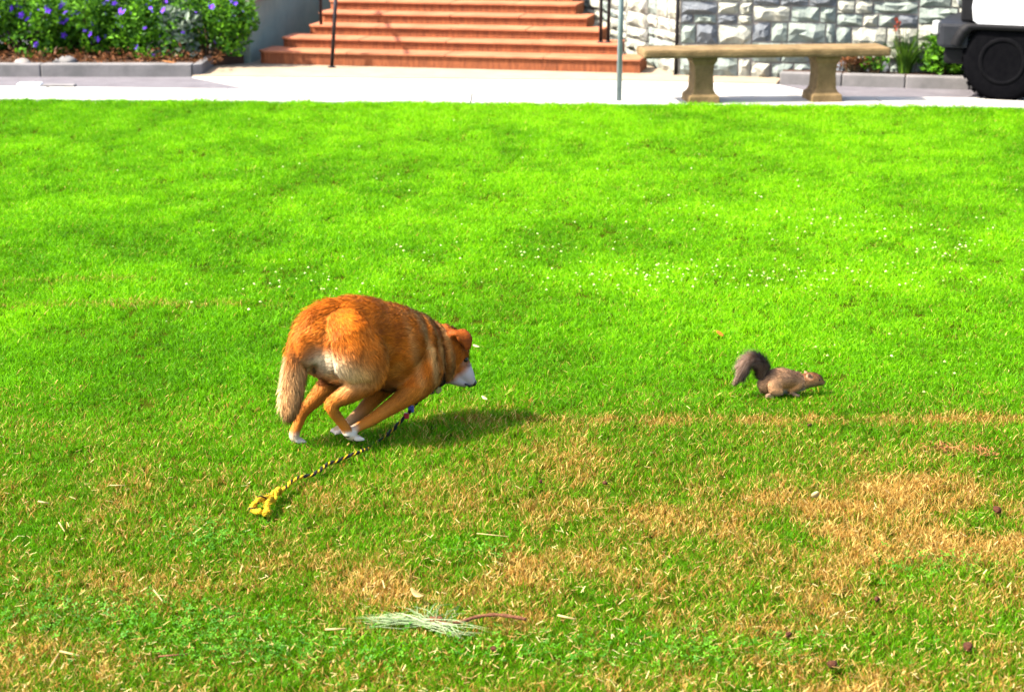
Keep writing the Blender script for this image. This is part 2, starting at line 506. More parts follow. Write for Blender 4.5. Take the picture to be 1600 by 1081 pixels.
# ---------------------------------------------------------------- plants
def leaf_cloud(rng, n, size, shape, narrow=.55, droop=.4):
    """many bent leaves spread through a volume; shape(rng) gives points"""
    V, Fc, rnd = [], [], []
    for i in range(n):
        p = np.array(shape(rng))
        d = rng.normal(size=3); d[2] = abs(d[2]) * .6 + .1; d /= np.linalg.norm(d)
        s_ = rng.normal(size=3); s_ -= d * (s_ @ d); s_ /= np.linalg.norm(s_)
        nrm = np.cross(d, s_)
        l = size * rng.uniform(.6, 1.3); w = l * narrow * .5
        k = len(V)
        V += [p, p + d * l * .45 + s_ * w + nrm * l * .05, p + d * l - nrm * l * droop * .3, p + d * l * .45 - s_ * w + nrm * l * .05]
        Fc += [(k, k + 1, k + 2), (k, k + 2, k + 3)]
        r_ = rng.uniform(-.25, .4)
        rnd += [r_] * 4
    return V, Fc, rnd


def leaf_mesh(name, V, Fc, rnd):
    me = bpy.data.meshes.new(name)
    me.from_pydata([tuple(v) for v in V], [], Fc)
    at = me.attributes.new('rnd', 'FLOAT', 'POINT')
    at.data.foreach_set('value', np.array(rnd, dtype=np.float32))
    return me


fl = MB()
for k in range(5):
    a = 2 * math.pi * k / 5
    c_, s2 = math.cos(a), math.sin(a)
    for_pts = [(0, 0, 0), (.5, .32, .12), (1, .2, .05), (1, -.2, .05), (.5, -.32, .12)]
    n0 = len(fl.v)
    fl.add([((x * c_ - y * s2) * .026, (x * s2 + y * c_) * .026, zz * .026) for x, y, zz in for_pts], [(0, 1, 2, 3, 4)])
flower_me = fl.mesh('flower'); flower_me.materials.append(M['purple'])
red_me = fl.mesh('flower_red'); red_me.materials.append(M['red'])


def shrub(loc, rx, ry, rz, n, nf, label, lm, seed, size=.055, flower=None, name='flowering_shrub', cat='shrub', group=None):
    rng = np.random.default_rng(seed)
    t = empty(name, loc, 0, label, cat, group)
    lumps = [(rng.uniform(-.7, .7) * rx, rng.uniform(-.7, .7) * ry, rng.uniform(.16, .9) * rz, rng.uniform(.28, .46)) for _ in range(17)]

    def shape(g):
        c = lumps[g.integers(len(lumps))]
        d = g.normal(size=3); d /= np.linalg.norm(d); r = g.uniform(.45, 1) ** .5 * c[3]
        return (c[0] + d[0] * r * rx, c[1] + d[1] * r * ry, max(.03, c[2] + d[2] * r * rz * .9))
    link('foliage', leaf_mesh('foliage', *leaf_cloud(rng, n, size, shape)), M[lm], t)
    b = MB()
    for c in lumps:
        b.tube([(c[0] * .2, c[1] * .2, -.02), (c[0] * .6, c[1] * .6, c[2] * .55), (c[0], c[1], c[2])], [.012, .008, .004], 5)
    b.build('stems', M['stem'], t)
    for _ in range(nf):
        c = lumps[rng.integers(len(lumps))]
        a = rng.uniform(-1.3, 1.3) - math.pi / 2
        e = rng.uniform(-.2, .9)
        r = c[3] * rng.uniform(.85, 1.08)
        dv = Vector((math.cos(a) * math.cos(e), math.sin(a) * math.cos(e), math.sin(e)))
        f = link('flower', flower, None, t)
        f.location = (c[0] + dv.x * r * rx, c[1] + dv.y * r * ry, max(.06, c[2] + dv.z * r * rz))
        f.rotation_euler = (dv + Vector(rng.normal(size=3) * .35)).to_track_quat('Z', 'Y').to_euler()
        s_ = rng.uniform(.75, 1.5); f.scale = (s_, s_, s_)
    return t


specs = [(-5.6, 18.75, 'leaf', 'purple flowering green shrub cut by the left edge of the photo'),
         (-4.88, 18.7, 'leaf', 'purple flowering green shrub second from the left above the kerb'),
         (-4.25, 18.72, 'leaf', 'purple flowering green shrub in the middle of the flower bed'),
         (-3.68, 18.7, 'leaf', 'purple flowering green shrub left of the grey-leaved shrub'),
         (-3.02, 18.62, 'leaf', 'purple flowering green shrub beside the pale wall of the stairs')]
for i, (x, y, lm, lab) in enumerate(specs):
    shrub((x, y, .09), .50, .42, .60, 3600, 34, lab, lm, 40 + i, .06, flower_me, group='purple flowering shrubs above the kerb')
shrub((-3.30, 18.42, .09), .22, .16, .45, 420, 0, 'grey-green leaved shrub between the last two purple flowering shrubs', 'leaf_grey', 51, .08, name='grey_shrub')
for i, x in enumerate((-5.2, -4.3, -3.4)):
    shrub((x, 19.3, .09), .6, .3, .85, 2200, 0, ['dark green shrub at the back of the bed, left of the other two', 'dark green shrub at the back of the bed, between the other two', 'dark green shrub at the back of the bed, next to the pale wall'][i], 'leaf_dark', 60 + i, .07, name='dark_shrub', group='dark shrubs at the back of the bed')


def strap_plant(loc, n, ln, spread, label, lm, seed, flowers=0):
    rng = np.random.default_rng(seed)
    t = empty('strap_leaf_plant', loc, 0, label, 'plant')
    V, Fc, rnd = [], [], []
    for i in range(n):
        a = rng.uniform(0, 2 * math.pi); l = ln * rng.uniform(.6, 1.1); sp = spread * rng.uniform(.2, 1)
        d = np.array([math.cos(a), math.sin(a), 0]); s_ = np.array([-d[1], d[0], 0])
        base = d * rng.uniform(0, .06); k = len(V); r_ = rng.uniform(-.2, .4)
        for q in range(5):
            t_ = q / 4
            c = base + d * sp * t_ ** 1.8 + np.array([0, 0, l * (t_ - .28 * t_ ** 3 * (sp / spread))])
            w = .011 * (1 - t_ * .9)
            V += [c - s_ * w, c + s_ * w]; rnd += [r_, r_]
        for q in range(4): Fc.append((k + 2 * q, k + 2 * q + 1, k + 2 * q + 3, k + 2 * q + 2))
    link('leaves', leaf_mesh('leaves', V, Fc, rnd), M[lm], t)
    for i in range(flowers):
        x, y = rng.uniform(-.2, -.05), rng.uniform(-.1, .1); h = ln * rng.uniform(.93, 1.15)
        s_ = MB().tube([(x * .3, y * .3, 0), (x, y, h)], .005, 5).build('flower_stalk', M['stem'], t)
        for q in range(3):
            f = link('flower', red_me, None, s_); f.location = (x + rng.uniform(-.02, .02), y + rng.uniform(-.02, .02), h - q * .025)
            f.rotation_euler = (rng.uniform(.5, 2), 0, rng.uniform(0, 6)); f.scale = (.7, .7, .7)
    return t


p = k0 + kd * 1.12 + kn * .36
strap_plant((p.x, p.y, .085), 150, .46, .34, 'tall strap-leaved green plant with red flowers beside the stone wall', 'strap', 5, 3)
p = k0 + kd * 1.5 + kn * .34
shrub((p.x, p.y, .085), .27, .2, .34, 1300, 0, 'low dark green shrub between the strap-leaved plant and the car tyre', 'leaf', 70, .06, name='low_shrub')
p = k0 + kd * .66 + kn * .3
shrub((p.x, p.y, .085), .22, .1, .17, 260, 0, 'small rust brown bedding plant at the foot of the wall behind the bench', 'rust_leaf', 71, .05, name='bedding_plant')
p = k0 + kd * .85 + kn * .28
shrub((p.x, p.y, .085), .12, .1, .2, 200, 0, 'small green bedding plant next to the strap-leaved plant', 'leaf', 72, .045, name='bedding_plant')


# stones and leaves lying at the edge of the bed
def pebble(name, loc, s, mt, seed, label, cat, flat=.6):
    rng = np.random.default_rng(seed)
    import bmesh
    bm = bmesh.new(); bmesh.ops.create_icosphere(bm, subdivisions=2, radius=1)
    k = rng.normal(size=(4, 3))
    for v in bm.verts:
        q = 1 + .24 * sum(math.sin(v.co.dot(Vector(kk)) * 2.2 + i) for i, kk in enumerate(k)) / 1.5
        v.co = Vector((v.co.x * s * q, v.co.y * s * .75 * q, v.co.z * s * flat * q))
    me = bpy.data.meshes.new(name); bm.to_mesh(me); bm.free()
    o = link(name, me, mt, None, True); o.location = loc; o.rotation_euler = (0, 0, rng.uniform(0, 6))
    return tag(o, label, cat)


pebble('rock', (spot(38, 97, .11).x, 18.0, .115), .09, M['mortar'], 1, 'pale flat rock on the kerb edge at the far left', 'rock', .35)
pebble('rock', (spot(110, 95, .11).x, 18.02, .12), .085, M['kerb'], 2, 'grey rock under the shrubs, second rock from the left', 'rock', .5)
pebble('rock', (spot(92, 95, .11).x, 18.04, .11), .05, M['kerb'], 3, 'small grey rock between the two larger rocks', 'rock', .5)


def leaf_obj(name, loc, ln, wd, mt, rz, label, cat, curl=.3, tilt=.15):
    """a thin curled leaf or flake with thickness"""
    V, F_ = [], []
    n = 5
    for i in range(n + 1):
        t = i / n; w = wd * .5 * math.sin(math.pi * min(max(t * .94 + .03, 0), 1)) ** .7
        zz = curl * ln * (t - .5) ** 2
        V += [(ln * (t - .5), -w, zz + w * .3), (ln * (t - .5), 0, zz), (ln * (t - .5), w, zz + w * .3)]
    for i in range(n):
        a = i * 3
        F_ += [(a, a + 3, a + 4, a + 1), (a + 1, a + 4, a + 5, a + 2)]
    me = bpy.data.meshes.new(name); me.from_pydata(V, [], F_)
    o = link(name, me, mt, None, True)
    o.modifiers.new('thickness', 'SOLIDIFY').thickness = .0012
    o.location = loc; o.rotation_euler = (tilt, tilt, rz)
    return tag(o, label, cat)


rngb = np.random.default_rng(33)
V, Fc, rnd = leaf_cloud(rngb, 1500, .05, lambda g: (g.uniform(-6.6, -2.8), 17.98 + abs(g.normal()) * .32, .092 + abs(g.normal()) * .05), .45)
tag(link('leaf_litter', leaf_mesh('leaf_litter', V, Fc, rnd), M['rust_leaf']), 'brown fallen leaves on the soil under the purple flowering shrubs', 'leaf litter', kind='stuff')
leaf_obj('fallen_leaf', (spot(266, 97, .12).x, 17.9, .118), .13, .06, M['dead'], .2, 'orange brown fallen leaf on top of the kerb', 'leaf')

# ---------------------------------------------------------------- parked vehicle, front corner in view
vh = empty('parked_car', (4.55, 16.72, 0), R(155), 'white off-road car with grey bumper parked at the right edge', 'car')
body = MB()
body.add(*(lambda q: (q.v, q.f))(MB().box(-3.25, -.42, -.84, .84, .52, 1.12)))
body.build('body', M['carwhite'], vh, bevel=.05)
fr = MB()
prof = [(-.42, .63), (-.42, 1.12), (.10, 1.10), (.26, 1.02), (.285, .80), (.27, .68), (.20, .63)]
n = len(prof)
fr.add([(x, -.875, zz) for x, zz in prof] + [(x, .875, zz) for x, zz in prof], [tuple(range(n)), tuple(range(2 * n - 1, n - 1, -1))] + [(i, (i + 1) % n, n + (i + 1) % n, n + i) for i in range(n)])
fr.build('front_fender', M['carwhite'], vh, bevel=.025)
MB().box(.29, .40, -.74, .74, .66, 1.02).build('grille', M['black'], vh, bevel=.02)
for k in range(7):
    MB().box(.402, .412, -.33 + k * .1, -.27 + k * .1, .72, .98).build('grille_bar', M['plastic'], vh)
bu = MB()
poly = [(.30, -.86), (.54, -.86), (.62, -.62), (.65, 0), (.62, .62), (.54, .86), (.30, .86)]
bu.prism(poly, .44, .655)
bu.build('bumper', M['plastic'], vh, bevel=.03)
MB().box(.28, .52, -.78, .78, .30, .437).build('valance', M['black'], vh, bevel=.02)
for s_ in (-1, 1):
    MB().lathe([(.0, .0), (.09, .0), (.095, .03), (.06, .05)], axis='y', n=20).build('headlight', M['chrome'], vh).matrix_local = Matrix.Translation((.42, s_ * .56, .86)) @ Matrix.Rotation(-math.pi / 2, 4, 'Z')
    MB().box(.575, .635, s_ * .72 - .045, s_ * .72 + .045, .54, .66, .012).build('fog_lamp', M['chrome'], vh)
    MB().box(.05, .22, s_ * .80 - .03, s_ * .80 + .03, .385, .435, .01).build('marker_lamp', M['amber'], vh)
    for xa in (0.0, -2.6):
        arc = MB()
        th = [R(a) for a in range(18, 163, 9)]
        vs = []
        for t in th:
            for rr in (.375, .47):
                for yy in (.80, .885): vs.append((xa + rr * math.cos(t), s_ * yy, .34 + min(rr * math.sin(t), .27 + (rr - .375) * .5)))
        fs = []
        for i in range(len(th) - 1):
            a = i * 4
            for e, f in ((0, 1), (1, 3), (3, 2), (2, 0)): fs.append((a + e, a + f, a + 4 + f, a + 4 + e))
        arc.add(vs, fs).build('fender_flare', M['black'], vh, True)
        w = empty('wheel', (xa, s_ * .742, .345)); w.parent = vh
        pr = [(.2, -.11), (.30, -.115), (.338, -.095), (.345, -.05), (.345, .05), (.338, .095), (.30, .115), (.2, .11)]
        MB().lathe(pr, axis='y', n=40).build('tyre', M['rubber'], w, True)
        tb = MB()
        for k in range(30):
            a = 2 * math.pi * k / 30
            for yy in (-.075, .0, .075):
                q = [(math.cos(a + da) * rr, yy + dy, math.sin(a + da) * rr) for rr in (.343, .356) for da, dy in ((-.06, -.028), (.06, -.028), (.06, .028), (-.06, .028))]
                tb.add(q, [(0, 1, 5, 4), (1, 2, 6, 5), (2, 3, 7, 6), (3, 0, 4, 7), (4, 5, 6, 7)])
        tb.build('tread_blocks', M['rubber'], w)
        MB().lathe([(.205, -.05), (.205, .112), (.17, .118), (.15, .07), (.06, .075), (.05, .10), (.03, .105)] if s_ > 0 else [(.03, -.105), (.05, -.10), (.06, -.075), (.15, -.07), (.17, -.118), (.205, -.112), (.205, .05)], axis='y', n=30).build('rim', M['rim'], w, True)
        for k in range(5):
            a = 2 * math.pi * k / 5
            MB().lathe([(.012, 0), (.012, .018), (.006, .022)], axis='y', n=8, c=(.085 * math.cos(a), s_ * .075 if s_ > 0 else -.097, .085 * math.sin(a))).build('wheel_nut', M['chrome'], w)
cab = [(-.55, 1.12), (-.82, 1.72), (-1.0, 1.78), (-3.1, 1.76), (-3.24, 1.12)]
n = len(cab); cb = MB()
cb.add([(x, -.78 + max(0, zz - 1.12) * .12, zz) for x, zz in cab] + [(x, .78 - max(0, zz - 1.12) * .12, zz) for x, zz in cab], [tuple(range(n)), tuple(range(2 * n - 1, n - 1, -1))] + [(i, (i + 1) % n, n + (i + 1) % n, n + i) for i in range(n)])
cb.build('cabin', M['carwhite'], vh, bevel=.03)
for s_ in (-1, 1):
    for x0, x1, d0 in ((-1.55, -.78, .16), (-2.35, -1.63, 0), (-3.05, -2.43, 0)):
        yy = lambda zz: s_ * (.783 - (zz - 1.12) * .12)
        MB().add([(x0, yy(1.17), 1.17), (x1 + d0 * .6, yy(1.17), 1.17), (x1 - d0 * .5, yy(1.65), 1.65), (x0, yy(1.65), 1.65),
                  (x0, yy(1.17) - s_ * .02, 1.17), (x1 + d0 * .6, yy(1.17) - s_ * .02, 1.17), (x1 - d0 * .5, yy(1.65) - s_ * .02, 1.65), (x0, yy(1.65) - s_ * .02, 1.65)],
                 [(0, 1, 2, 3), (4, 5, 6, 7), (0, 1, 5, 4), (1, 2, 6, 5), (2, 3, 7, 6), (3, 0, 4, 7)]).build('side_window', M['glass'], vh)
    dd = MB().box(-1.6, -.55, s_ * .845 - .008, s_ * .845 + .008, .6, 1.10).build('door', M['carwhite'], vh, bevel=.006)
    MB().box(-1.55, -1.40, s_ * .87 - .012, s_ * .87 + .012, .98, 1.01).build('handle', M['black'], dd)
MB().add([(-.56, -.68, 1.17), (-.56, .68, 1.17), (-.79, .63, 1.67), (-.79, -.63, 1.67)], [(0, 1, 2, 3)]).build('windscreen', M['glass'], vh).location.x = .012

# ---------------------------------------------------------------- value noise for layout
def vnoise(x, y, seed=0):
    xi, yi = np.floor(x).astype(int), np.floor(y).astype(int)
    fx, fy = x - xi, y - yi
    fx = fx * fx * (3 - 2 * fx); fy = fy * fy * (3 - 2 * fy)

    def h(a, b):
        q = np.sin(a * 127.1 + b * 311.7 + seed * 74.7) * 43758.5453
        return q - np.floor(q)
    return (h(xi, yi) * (1 - fx) + h(xi + 1, yi) * fx) * (1 - fy) + (h(xi, yi + 1) * (1 - fx) + h(xi + 1, yi + 1) * fx) * fy


def fbm(x, y, seed=0, oc=4):
    s, a, t = 0, 1, 0
    for i in range(oc):
        s = s + a * vnoise(x * 2 ** i, y * 2 ** i, seed + i); t += a; a *= .55
    return s / t


# ---------------------------------------------------------------- grass
def make_grass():
    rng = np.random.default_rng(8)
    pts = []
    bands = [(3.2, 5.5, 2000), (5.5, 8, 1700), (8, 11, 1300), (11, 16.7, 1050)]
    for y0, y1, den in bands:
        hw = .29 * y1 + 1.0
        n = int((y1 - y0) * 2 * hw * den)
        q = np.column_stack([rng.uniform(-hw, hw, n), rng.uniform(y0, y1, n)])
        q = q[np.abs(q[:, 0]) < .29 * q[:, 1] + 1.0]
        q = q[q[:, 1] < edge(q[:, 0]) + .008 + .10 * (fbm(q[:, 0] * 3, q[:, 1] * 0, 3) - .42)]
        pts.append(q)
    P = np.vstack(pts)
    x, y = P[:, 0], P[:, 1]
    n = len(P)
    # dry grass: where it stands, by patches
    f1 = fbm(x * 1.1, y * .75, 21); f2 = fbm(x * 4.5, y * 3.2, 31); f3 = fbm(x * 14, y * 10, 41, 2)
    near = np.clip((7.4 - y) / 1.6, 0, 1)
    dry = .025 + near * (.24 + .24 * np.clip((f1 - .36) * 2.6, 0, 1)) * np.clip(.35 + (f2 - .3) * 2.4, 0, 1.5)

    def patch(px, py, rx, ry, amt):
        c = spot(px, py); e = ((x - c.x) / rx) ** 2 + ((y - c.y) / ry) ** 2
        return .68 * amt * np.exp(-e * 1.2) * np.clip(.2 + (f2 - .25) * 2.4, 0, 1.3)
    dry *= 1 - .35 * np.clip((-x / y + .02) * 6, 0, 1)
    for a in [(1400, 775, .35, .18, .9), (1260, 795, .2, .13, .8), (1510, 850, .3, .15, .95), (1250, 830, .25, .2, .6), (1330, 890, .3, .2, .5), (1250, 985, .2, .1, .65),
              (1200, 660, 1.0, .06, .75), (1480, 658, .5, .07, .75), (900, 655, .3, .05, .4), (1470, 706, .12, .05, .9), (860, 800, .25, .12, .5),
              (900, 880, .3, .15, .6), (560, 930, .25, .12, .7), (700, 925, .2, .08, .6), (530, 860, .2, .12, .5), (800, 980, .25, .06, .5), (1000, 930, .3, .15, .5),
              (220, 478, .7, .06, .4), (120, 440, .5, .05, .3), (250, 910, .25, .1, .55), (90, 960, .15, .06, .4), (330, 760, .3, .08, .3), (420, 880, .15, .1, .5)]:
        dry = dry + patch(*a)
    dry *= .25 + 1.5 * f3
    # greener islands near the camera
    for a in [(200, 985, .35, .1), (700, 1020, .4, .06), (560, 860, .15, .08), (720, 850, .2, .08), (1450, 900, .3, .08), (1200, 1010, .3, .06), (300, 860, .15, .07)]:
        c = spot(a[0], a[1]); e = ((x - c.x) / a[2]) ** 2 + ((y - c.y) / a[3]) ** 2
        dry *= 1 - .75 * np.exp(-e)
    dry = np.clip(dry, 0, .88)
    green_tone = np.clip(fbm(x * .8, y * .6, 77) * 1.2 + .02 + 1.1 * (f2 - .42) + .5 * (f3 - .5) - .22 * np.clip((-x / y - .1) * 7, 0, 1) - .15 * np.clip((x / y - .2) * 10, 0, 1), 0, 1.1) * (1 - .72 * np.clip((9.0 - y) / 3.2, 0, 1))  # green tone: darker in hollows as painted shade, also darker at sides and near
    hgt = (.5 + .45 * fbm(x * 2.2, y * 1.6, 91) + .9 * (f2 - .38)) * (1 - .2 * dry) * rng.uniform(.8, 1.2, n)
    hgt = np.clip(hgt, .66, 1.6)
    hgt *= np.where(edge(x) - y < .25, 1.25, 1)
    # tuft shapes
    V, Fc, rnd, var, cols = [], [], [], [], []
    NV = 6
    for k in range(NV):
        for b in range(17):
            a = rng.uniform(0, 2 * math.pi); r = .032 * math.sqrt(rng.uniform())
            base = np.array([math.cos(a) * r, math.sin(a) * r, -.004])
            l = rng.uniform(.018, .046); w = rng.uniform(.0014, .0028)
            la = rng.uniform(0, 2 * math.pi); lean = rng.uniform(.1, .95)
            d = np.array([math.cos(la) * lean, math.sin(la) * lean, 1]); d /= np.linalg.norm(d)
            sa = rng.uniform(0, 2 * math.pi); s_ = np.array([math.cos(sa), math.sin(sa), 0])
            mid = base + d * l * .55
            tip = mid + (d + np.array([math.cos(la), math.sin(la), -.5]) * lean * .7) * l * .5
            q = len(V); rr = rng.uniform()
            V += [base - s_ * w, base + s_ * w, mid + s_ * w * .8, mid - s_ * w * .8, tip]
            Fc += [(q, q + 1, q + 2, q + 3), (q + 3, q + 2, q + 4)]
            rnd += [rr] * 5; var += [k] * 5
    nb = len(V)
    allv = np.vstack([np.array(V), np.column_stack([x, y, np.zeros(n)])])
    me = bpy.data.meshes.new('grass')
    me.from_pydata([tuple(v) for v in allv], [], Fc)
    N = len(allv)

    def fattr(name, base, vals, ty='FLOAT'):
        at = me.attributes.new(name, ty, 'POINT')
        at.data.foreach_set('value', np.concatenate([base, vals]).astype(np.float32 if ty == 'FLOAT' else np.int32))
    z_ = np.zeros(nb)
    fattr('rnd', np.array(rnd), np.zeros(n))
    fattr('variant', np.array(var), np.full(n, -1), 'INT')
    fattr('dry', z_, dry)
    fattr('green_tone', z_, green_tone)
    fattr('spin', z_, rng.uniform(0, 2 * math.pi, n))
    fattr('size', z_, hgt)
    fattr('pick', z_, rng.integers(0, NV, n), 'INT')
    # shader
    m, ns, l, b = nodes('grass_blade')

    def attr(nm, inst):
        q = ns.new('ShaderNodeAttribute'); q.attribute_name = nm
        q.attribute_type = 'INSTANCER' if inst else 'GEOMETRY'
        return q.outputs['Fac']
    rn = attr('rnd', False); dr = attr('dry', True); lu = attr('green_tone', True)
    mul = ns.new('ShaderNodeMath'); mul.operation = 'MULTIPLY'; mul.inputs[1].default_value = 17.31
    l.new(rn, mul.inputs[0])
    oi = ns.new('ShaderNodeObjectInfo')
    ad = ns.new('ShaderNodeMath'); ad.operation = 'ADD'; l.new(mul.outputs[0], ad.inputs[0]); l.new(oi.outputs['Random'], ad.inputs[1])
    frc = ns.new('ShaderNodeMath'); frc.operation = 'FRACT'; l.new(ad.outputs[0], frc.inputs[0])
    g1 = ns.new('ShaderNodeValToRGB')
    e = g1.color_ramp.elements
    e[0].position = 0; e[0].color = (.020, .062, .0008, 1)
    e[1].position = 1; e[1].color = (.205, .47, .002, 1)
    e2 = g1.color_ramp.elements.new(.55); e2.color = (.083, .275, .001, 1)
    s1 = ns.new('ShaderNodeMath'); s1.operation = 'MULTIPLY_ADD'; s1.inputs[1].default_value = .55
    l.new(frc.outputs[0], s1.inputs[0])
    lm_ = ns.new('ShaderNodeMath'); lm_.operation = 'MULTIPLY'; lm_.inputs[1].default_value = .5; l.new(lu, lm_.inputs[0])
    l.new(lm_.outputs[0], s1.inputs[2])
    l.new(s1.outputs[0], g1.inputs[0])
    ol = ns.new('ShaderNodeMix'); ol.data_type = 'RGBA'; ol.inputs[7].default_value = (.088, .135, .003, 1)
    od = ns.new('ShaderNodeMath'); od.operation = 'MULTIPLY'; od.inputs[1].default_value = 1.5; od.use_clamp = True
    l.new(dr, od.inputs[0]); l.new(od.outputs[0], ol.inputs[0]); l.new(g1.outputs[0], ol.inputs[6])
    g2 = ns.new('ShaderNodeValToRGB')
    e = g2.color_ramp.elements
    e[0].position = 0; e[0].color = (.17, .075, .012, 1)
    e[1].position = 1; e[1].color = (.56, .41, .12, 1)
    e2 = g2.color_ramp.elements.new(.5); e2.color = (.34, .19, .032, 1)
    l.new(frc.outputs[0], g2.inputs[0])
    lt = ns.new('ShaderNodeMath'); lt.operation = 'LESS_THAN'
    l.new(rn, lt.inputs[0]); l.new(dr, lt.inputs[1])
    mx = ns.new('ShaderNodeMix'); mx.data_type = 'RGBA'
    l.new(lt.outputs[0], mx.inputs[0]); l.new(ol.outputs[2], mx.inputs[6]); l.new(g2.outputs[0], mx.inputs[7])
    l.new(mx.outputs[2], b.inputs['Base Color'])
    b.inputs['Roughness'].default_value = .5
    b.inputs['Specular IOR Level'].default_value = .08
    tr_ = ns.new('ShaderNodeBsdfTranslucent'); l.new(mx.outputs[2], tr_.inputs[0])
    ms = ns.new('ShaderNodeMixShader'); ms.inputs[0].default_value = .45
    l.new(b.outputs[0], ms.inputs[1]); l.new(tr_.outputs[0], ms.inputs[2])
    l.new(ms.outputs[0], ns['Material Output'].inputs[0])
    me.materials.append(m)
    o = link('grass', me)
    tag(o, 'short green grass with dry straw patches covering the lawn', 'grass', kind='stuff')
    # geometry nodes: plant a tuft on every loose point
    ng = bpy.data.node_groups.new('plant_tufts', 'GeometryNodeTree')
    ng.interface.new_socket('Geometry', in_out='INPUT', socket_type='NodeSocketGeometry')
    ng.interface.new_socket('Geometry', in_out='OUTPUT', socket_type='NodeSocketGeometry')
    N_ = ng.nodes; lk = ng.links.new
    gi, go = N_.new('NodeGroupInput'), N_.new('NodeGroupOutput')

    def named(nm, ty):
        q = N_.new('GeometryNodeInputNamedAttribute'); q.data_type = ty; q.inputs[0].default_value = nm
        return q.outputs[0]
    vr = named('variant', 'INT')

    def sep(k):
        c = N_.new('FunctionNodeCompare'); c.data_type = 'INT'; c.operation = 'EQUAL'
        lk(vr, c.inputs[2]); c.inputs[3].default_value = k
        s_ = N_.new('GeometryNodeSeparateGeometry'); s_.domain = 'POINT'
        lk(gi.outputs[0], s_.inputs[0]); lk(c.outputs[0], s_.inputs[1])
        return s_.outputs[0]
    gti = N_.new('GeometryNodeGeometryToInstance')
    for k in range(NV): lk(sep(k), gti.inputs[0])
    iop = N_.new('GeometryNodeInstanceOnPoints')
    lk(sep(-1), iop.inputs['Points']); lk(gti.outputs[0], iop.inputs['Instance'])
    iop.inputs['Pick Instance'].default_value = True
    lk(named('pick', 'INT'), iop.inputs['Instance Index'])
    cx = N_.new('ShaderNodeCombineXYZ'); lk(named('spin', 'FLOAT'), cx.inputs[2])
    lk(cx.outputs[0], iop.inputs['Rotation']); lk(named('size', 'FLOAT'), iop.inputs['Scale'])
    lk(iop.outputs[0], go.inputs[0])
    o.modifiers.new('plant_tufts', 'NODES').node_group = ng
    print('tufts', n)
    return o


make_grass()


# ---------------------------------------------------------------- animals: one continuous body grown from lofted limbs, plus fur
def catmull(K, sub):
    K = [np.array(k, float) for k in K]
    out = []
    for i in range(len(K) - 1):
        p0, p1, p2, p3 = K[max(i - 1, 0)], K[i], K[i + 1], K[min(i + 2, len(K) - 1)]
        for j in range(sub):
            t = j / sub
            out.append(.5 * ((2 * p1) + (-p0 + p2) * t + (2 * p0 - 5 * p1 + 4 * p2 - p3) * t * t + (-p0 + 3 * p1 - 3 * p2 + p3) * t ** 3))
    out.append(K[-1])
    return np.array(out)


def loft(mb, keys, side=(0, 1, 0), sub=4, n=20):
    """keys: (x, y, z, half width across 'side', half height); returns the skeleton samples"""
    S = catmull(keys, sub)
    P = S[:, :3]; m = len(P)
    rings = []
    sd = np.array(side, float)
    for i in range(m):
        t = P[min(i + 1, m - 1)] - P[max(i - 1, 0)]; t /= np.linalg.norm(t)
        a = sd - t * (sd @ t); a /= np.linalg.norm(a); b = np.cross(t, a)
        rings.append((P[i], t, a, b, max(S[i, 3], .002), max(S[i, 4], .002)))
    vs = []
    p, t, a, b, w, h = rings[0]
    seq = [(p - t * min(w, h) * .75, a, b, w * .55, h * .55), (p - t * min(w, h) * .4, a, b, w * .85, h * .85)]
    seq += [(p, a, b, w, h) for p, t, a, b, w, h in rings]
    p, t, a, b, w, h = rings[-1]
    seq += [(p + t * min(w, h) * .4, a, b, w * .85, h * .85), (p + t * min(w, h) * .75, a, b, w * .55, h * .55)]
    for p, a, b, w, h in seq:
        for k in range(n):
            th = 2 * math.pi * k / n
            vs.append(p + a * w * math.cos(th) + b * h * math.sin(th))
    q = len(seq)
    fs = [(i * n + k, i * n + (k + 1) % n, (i + 1) * n + (k + 1) % n, (i + 1) * n + k) for i in range(q - 1) for k in range(n)]
    fs += [tuple(range(n))[::-1], tuple(range((q - 1) * n, q * n))]
    mb.add(vs, fs)
    T = np.array([r[1] for r in rings])
    return P, T, np.maximum(S[:, 3], S[:, 4])


def skin_material(name, rough=.75):
    m, n, l, b = nodes(name)
    at = n.new('ShaderNodeAttribute'); at.attribute_name = 'coat'
    l.new(at.outputs['Color'], b.inputs['Base Color'])
    b.inputs['Roughness'].default_value = rough
    b.inputs['Specular IOR Level'].default_value = .15
    return m


def fur_material(name):
    m, n, l, b = nodes(name)
    at = n.new('ShaderNodeAttribute'); at.attribute_name = 'coat'
    nr = n.new('ShaderNodeAttribute'); nr.attribute_name = 'lie'
    vt = n.new('ShaderNodeVectorTransform'); vt.vector_type = 'NORMAL'; vt.convert_from = 'OBJECT'; vt.convert_to = 'WORLD'
    l.new(nr.outputs['Vector'], vt.inputs[0])
    l.new(at.outputs['Color'], b.inputs['Base Color'])
    b.inputs['Roughness'].default_value = .55
    b.inputs['Specular IOR Level'].default_value = .08
    l.new(vt.outputs[0], b.inputs['Normal'])
    return m


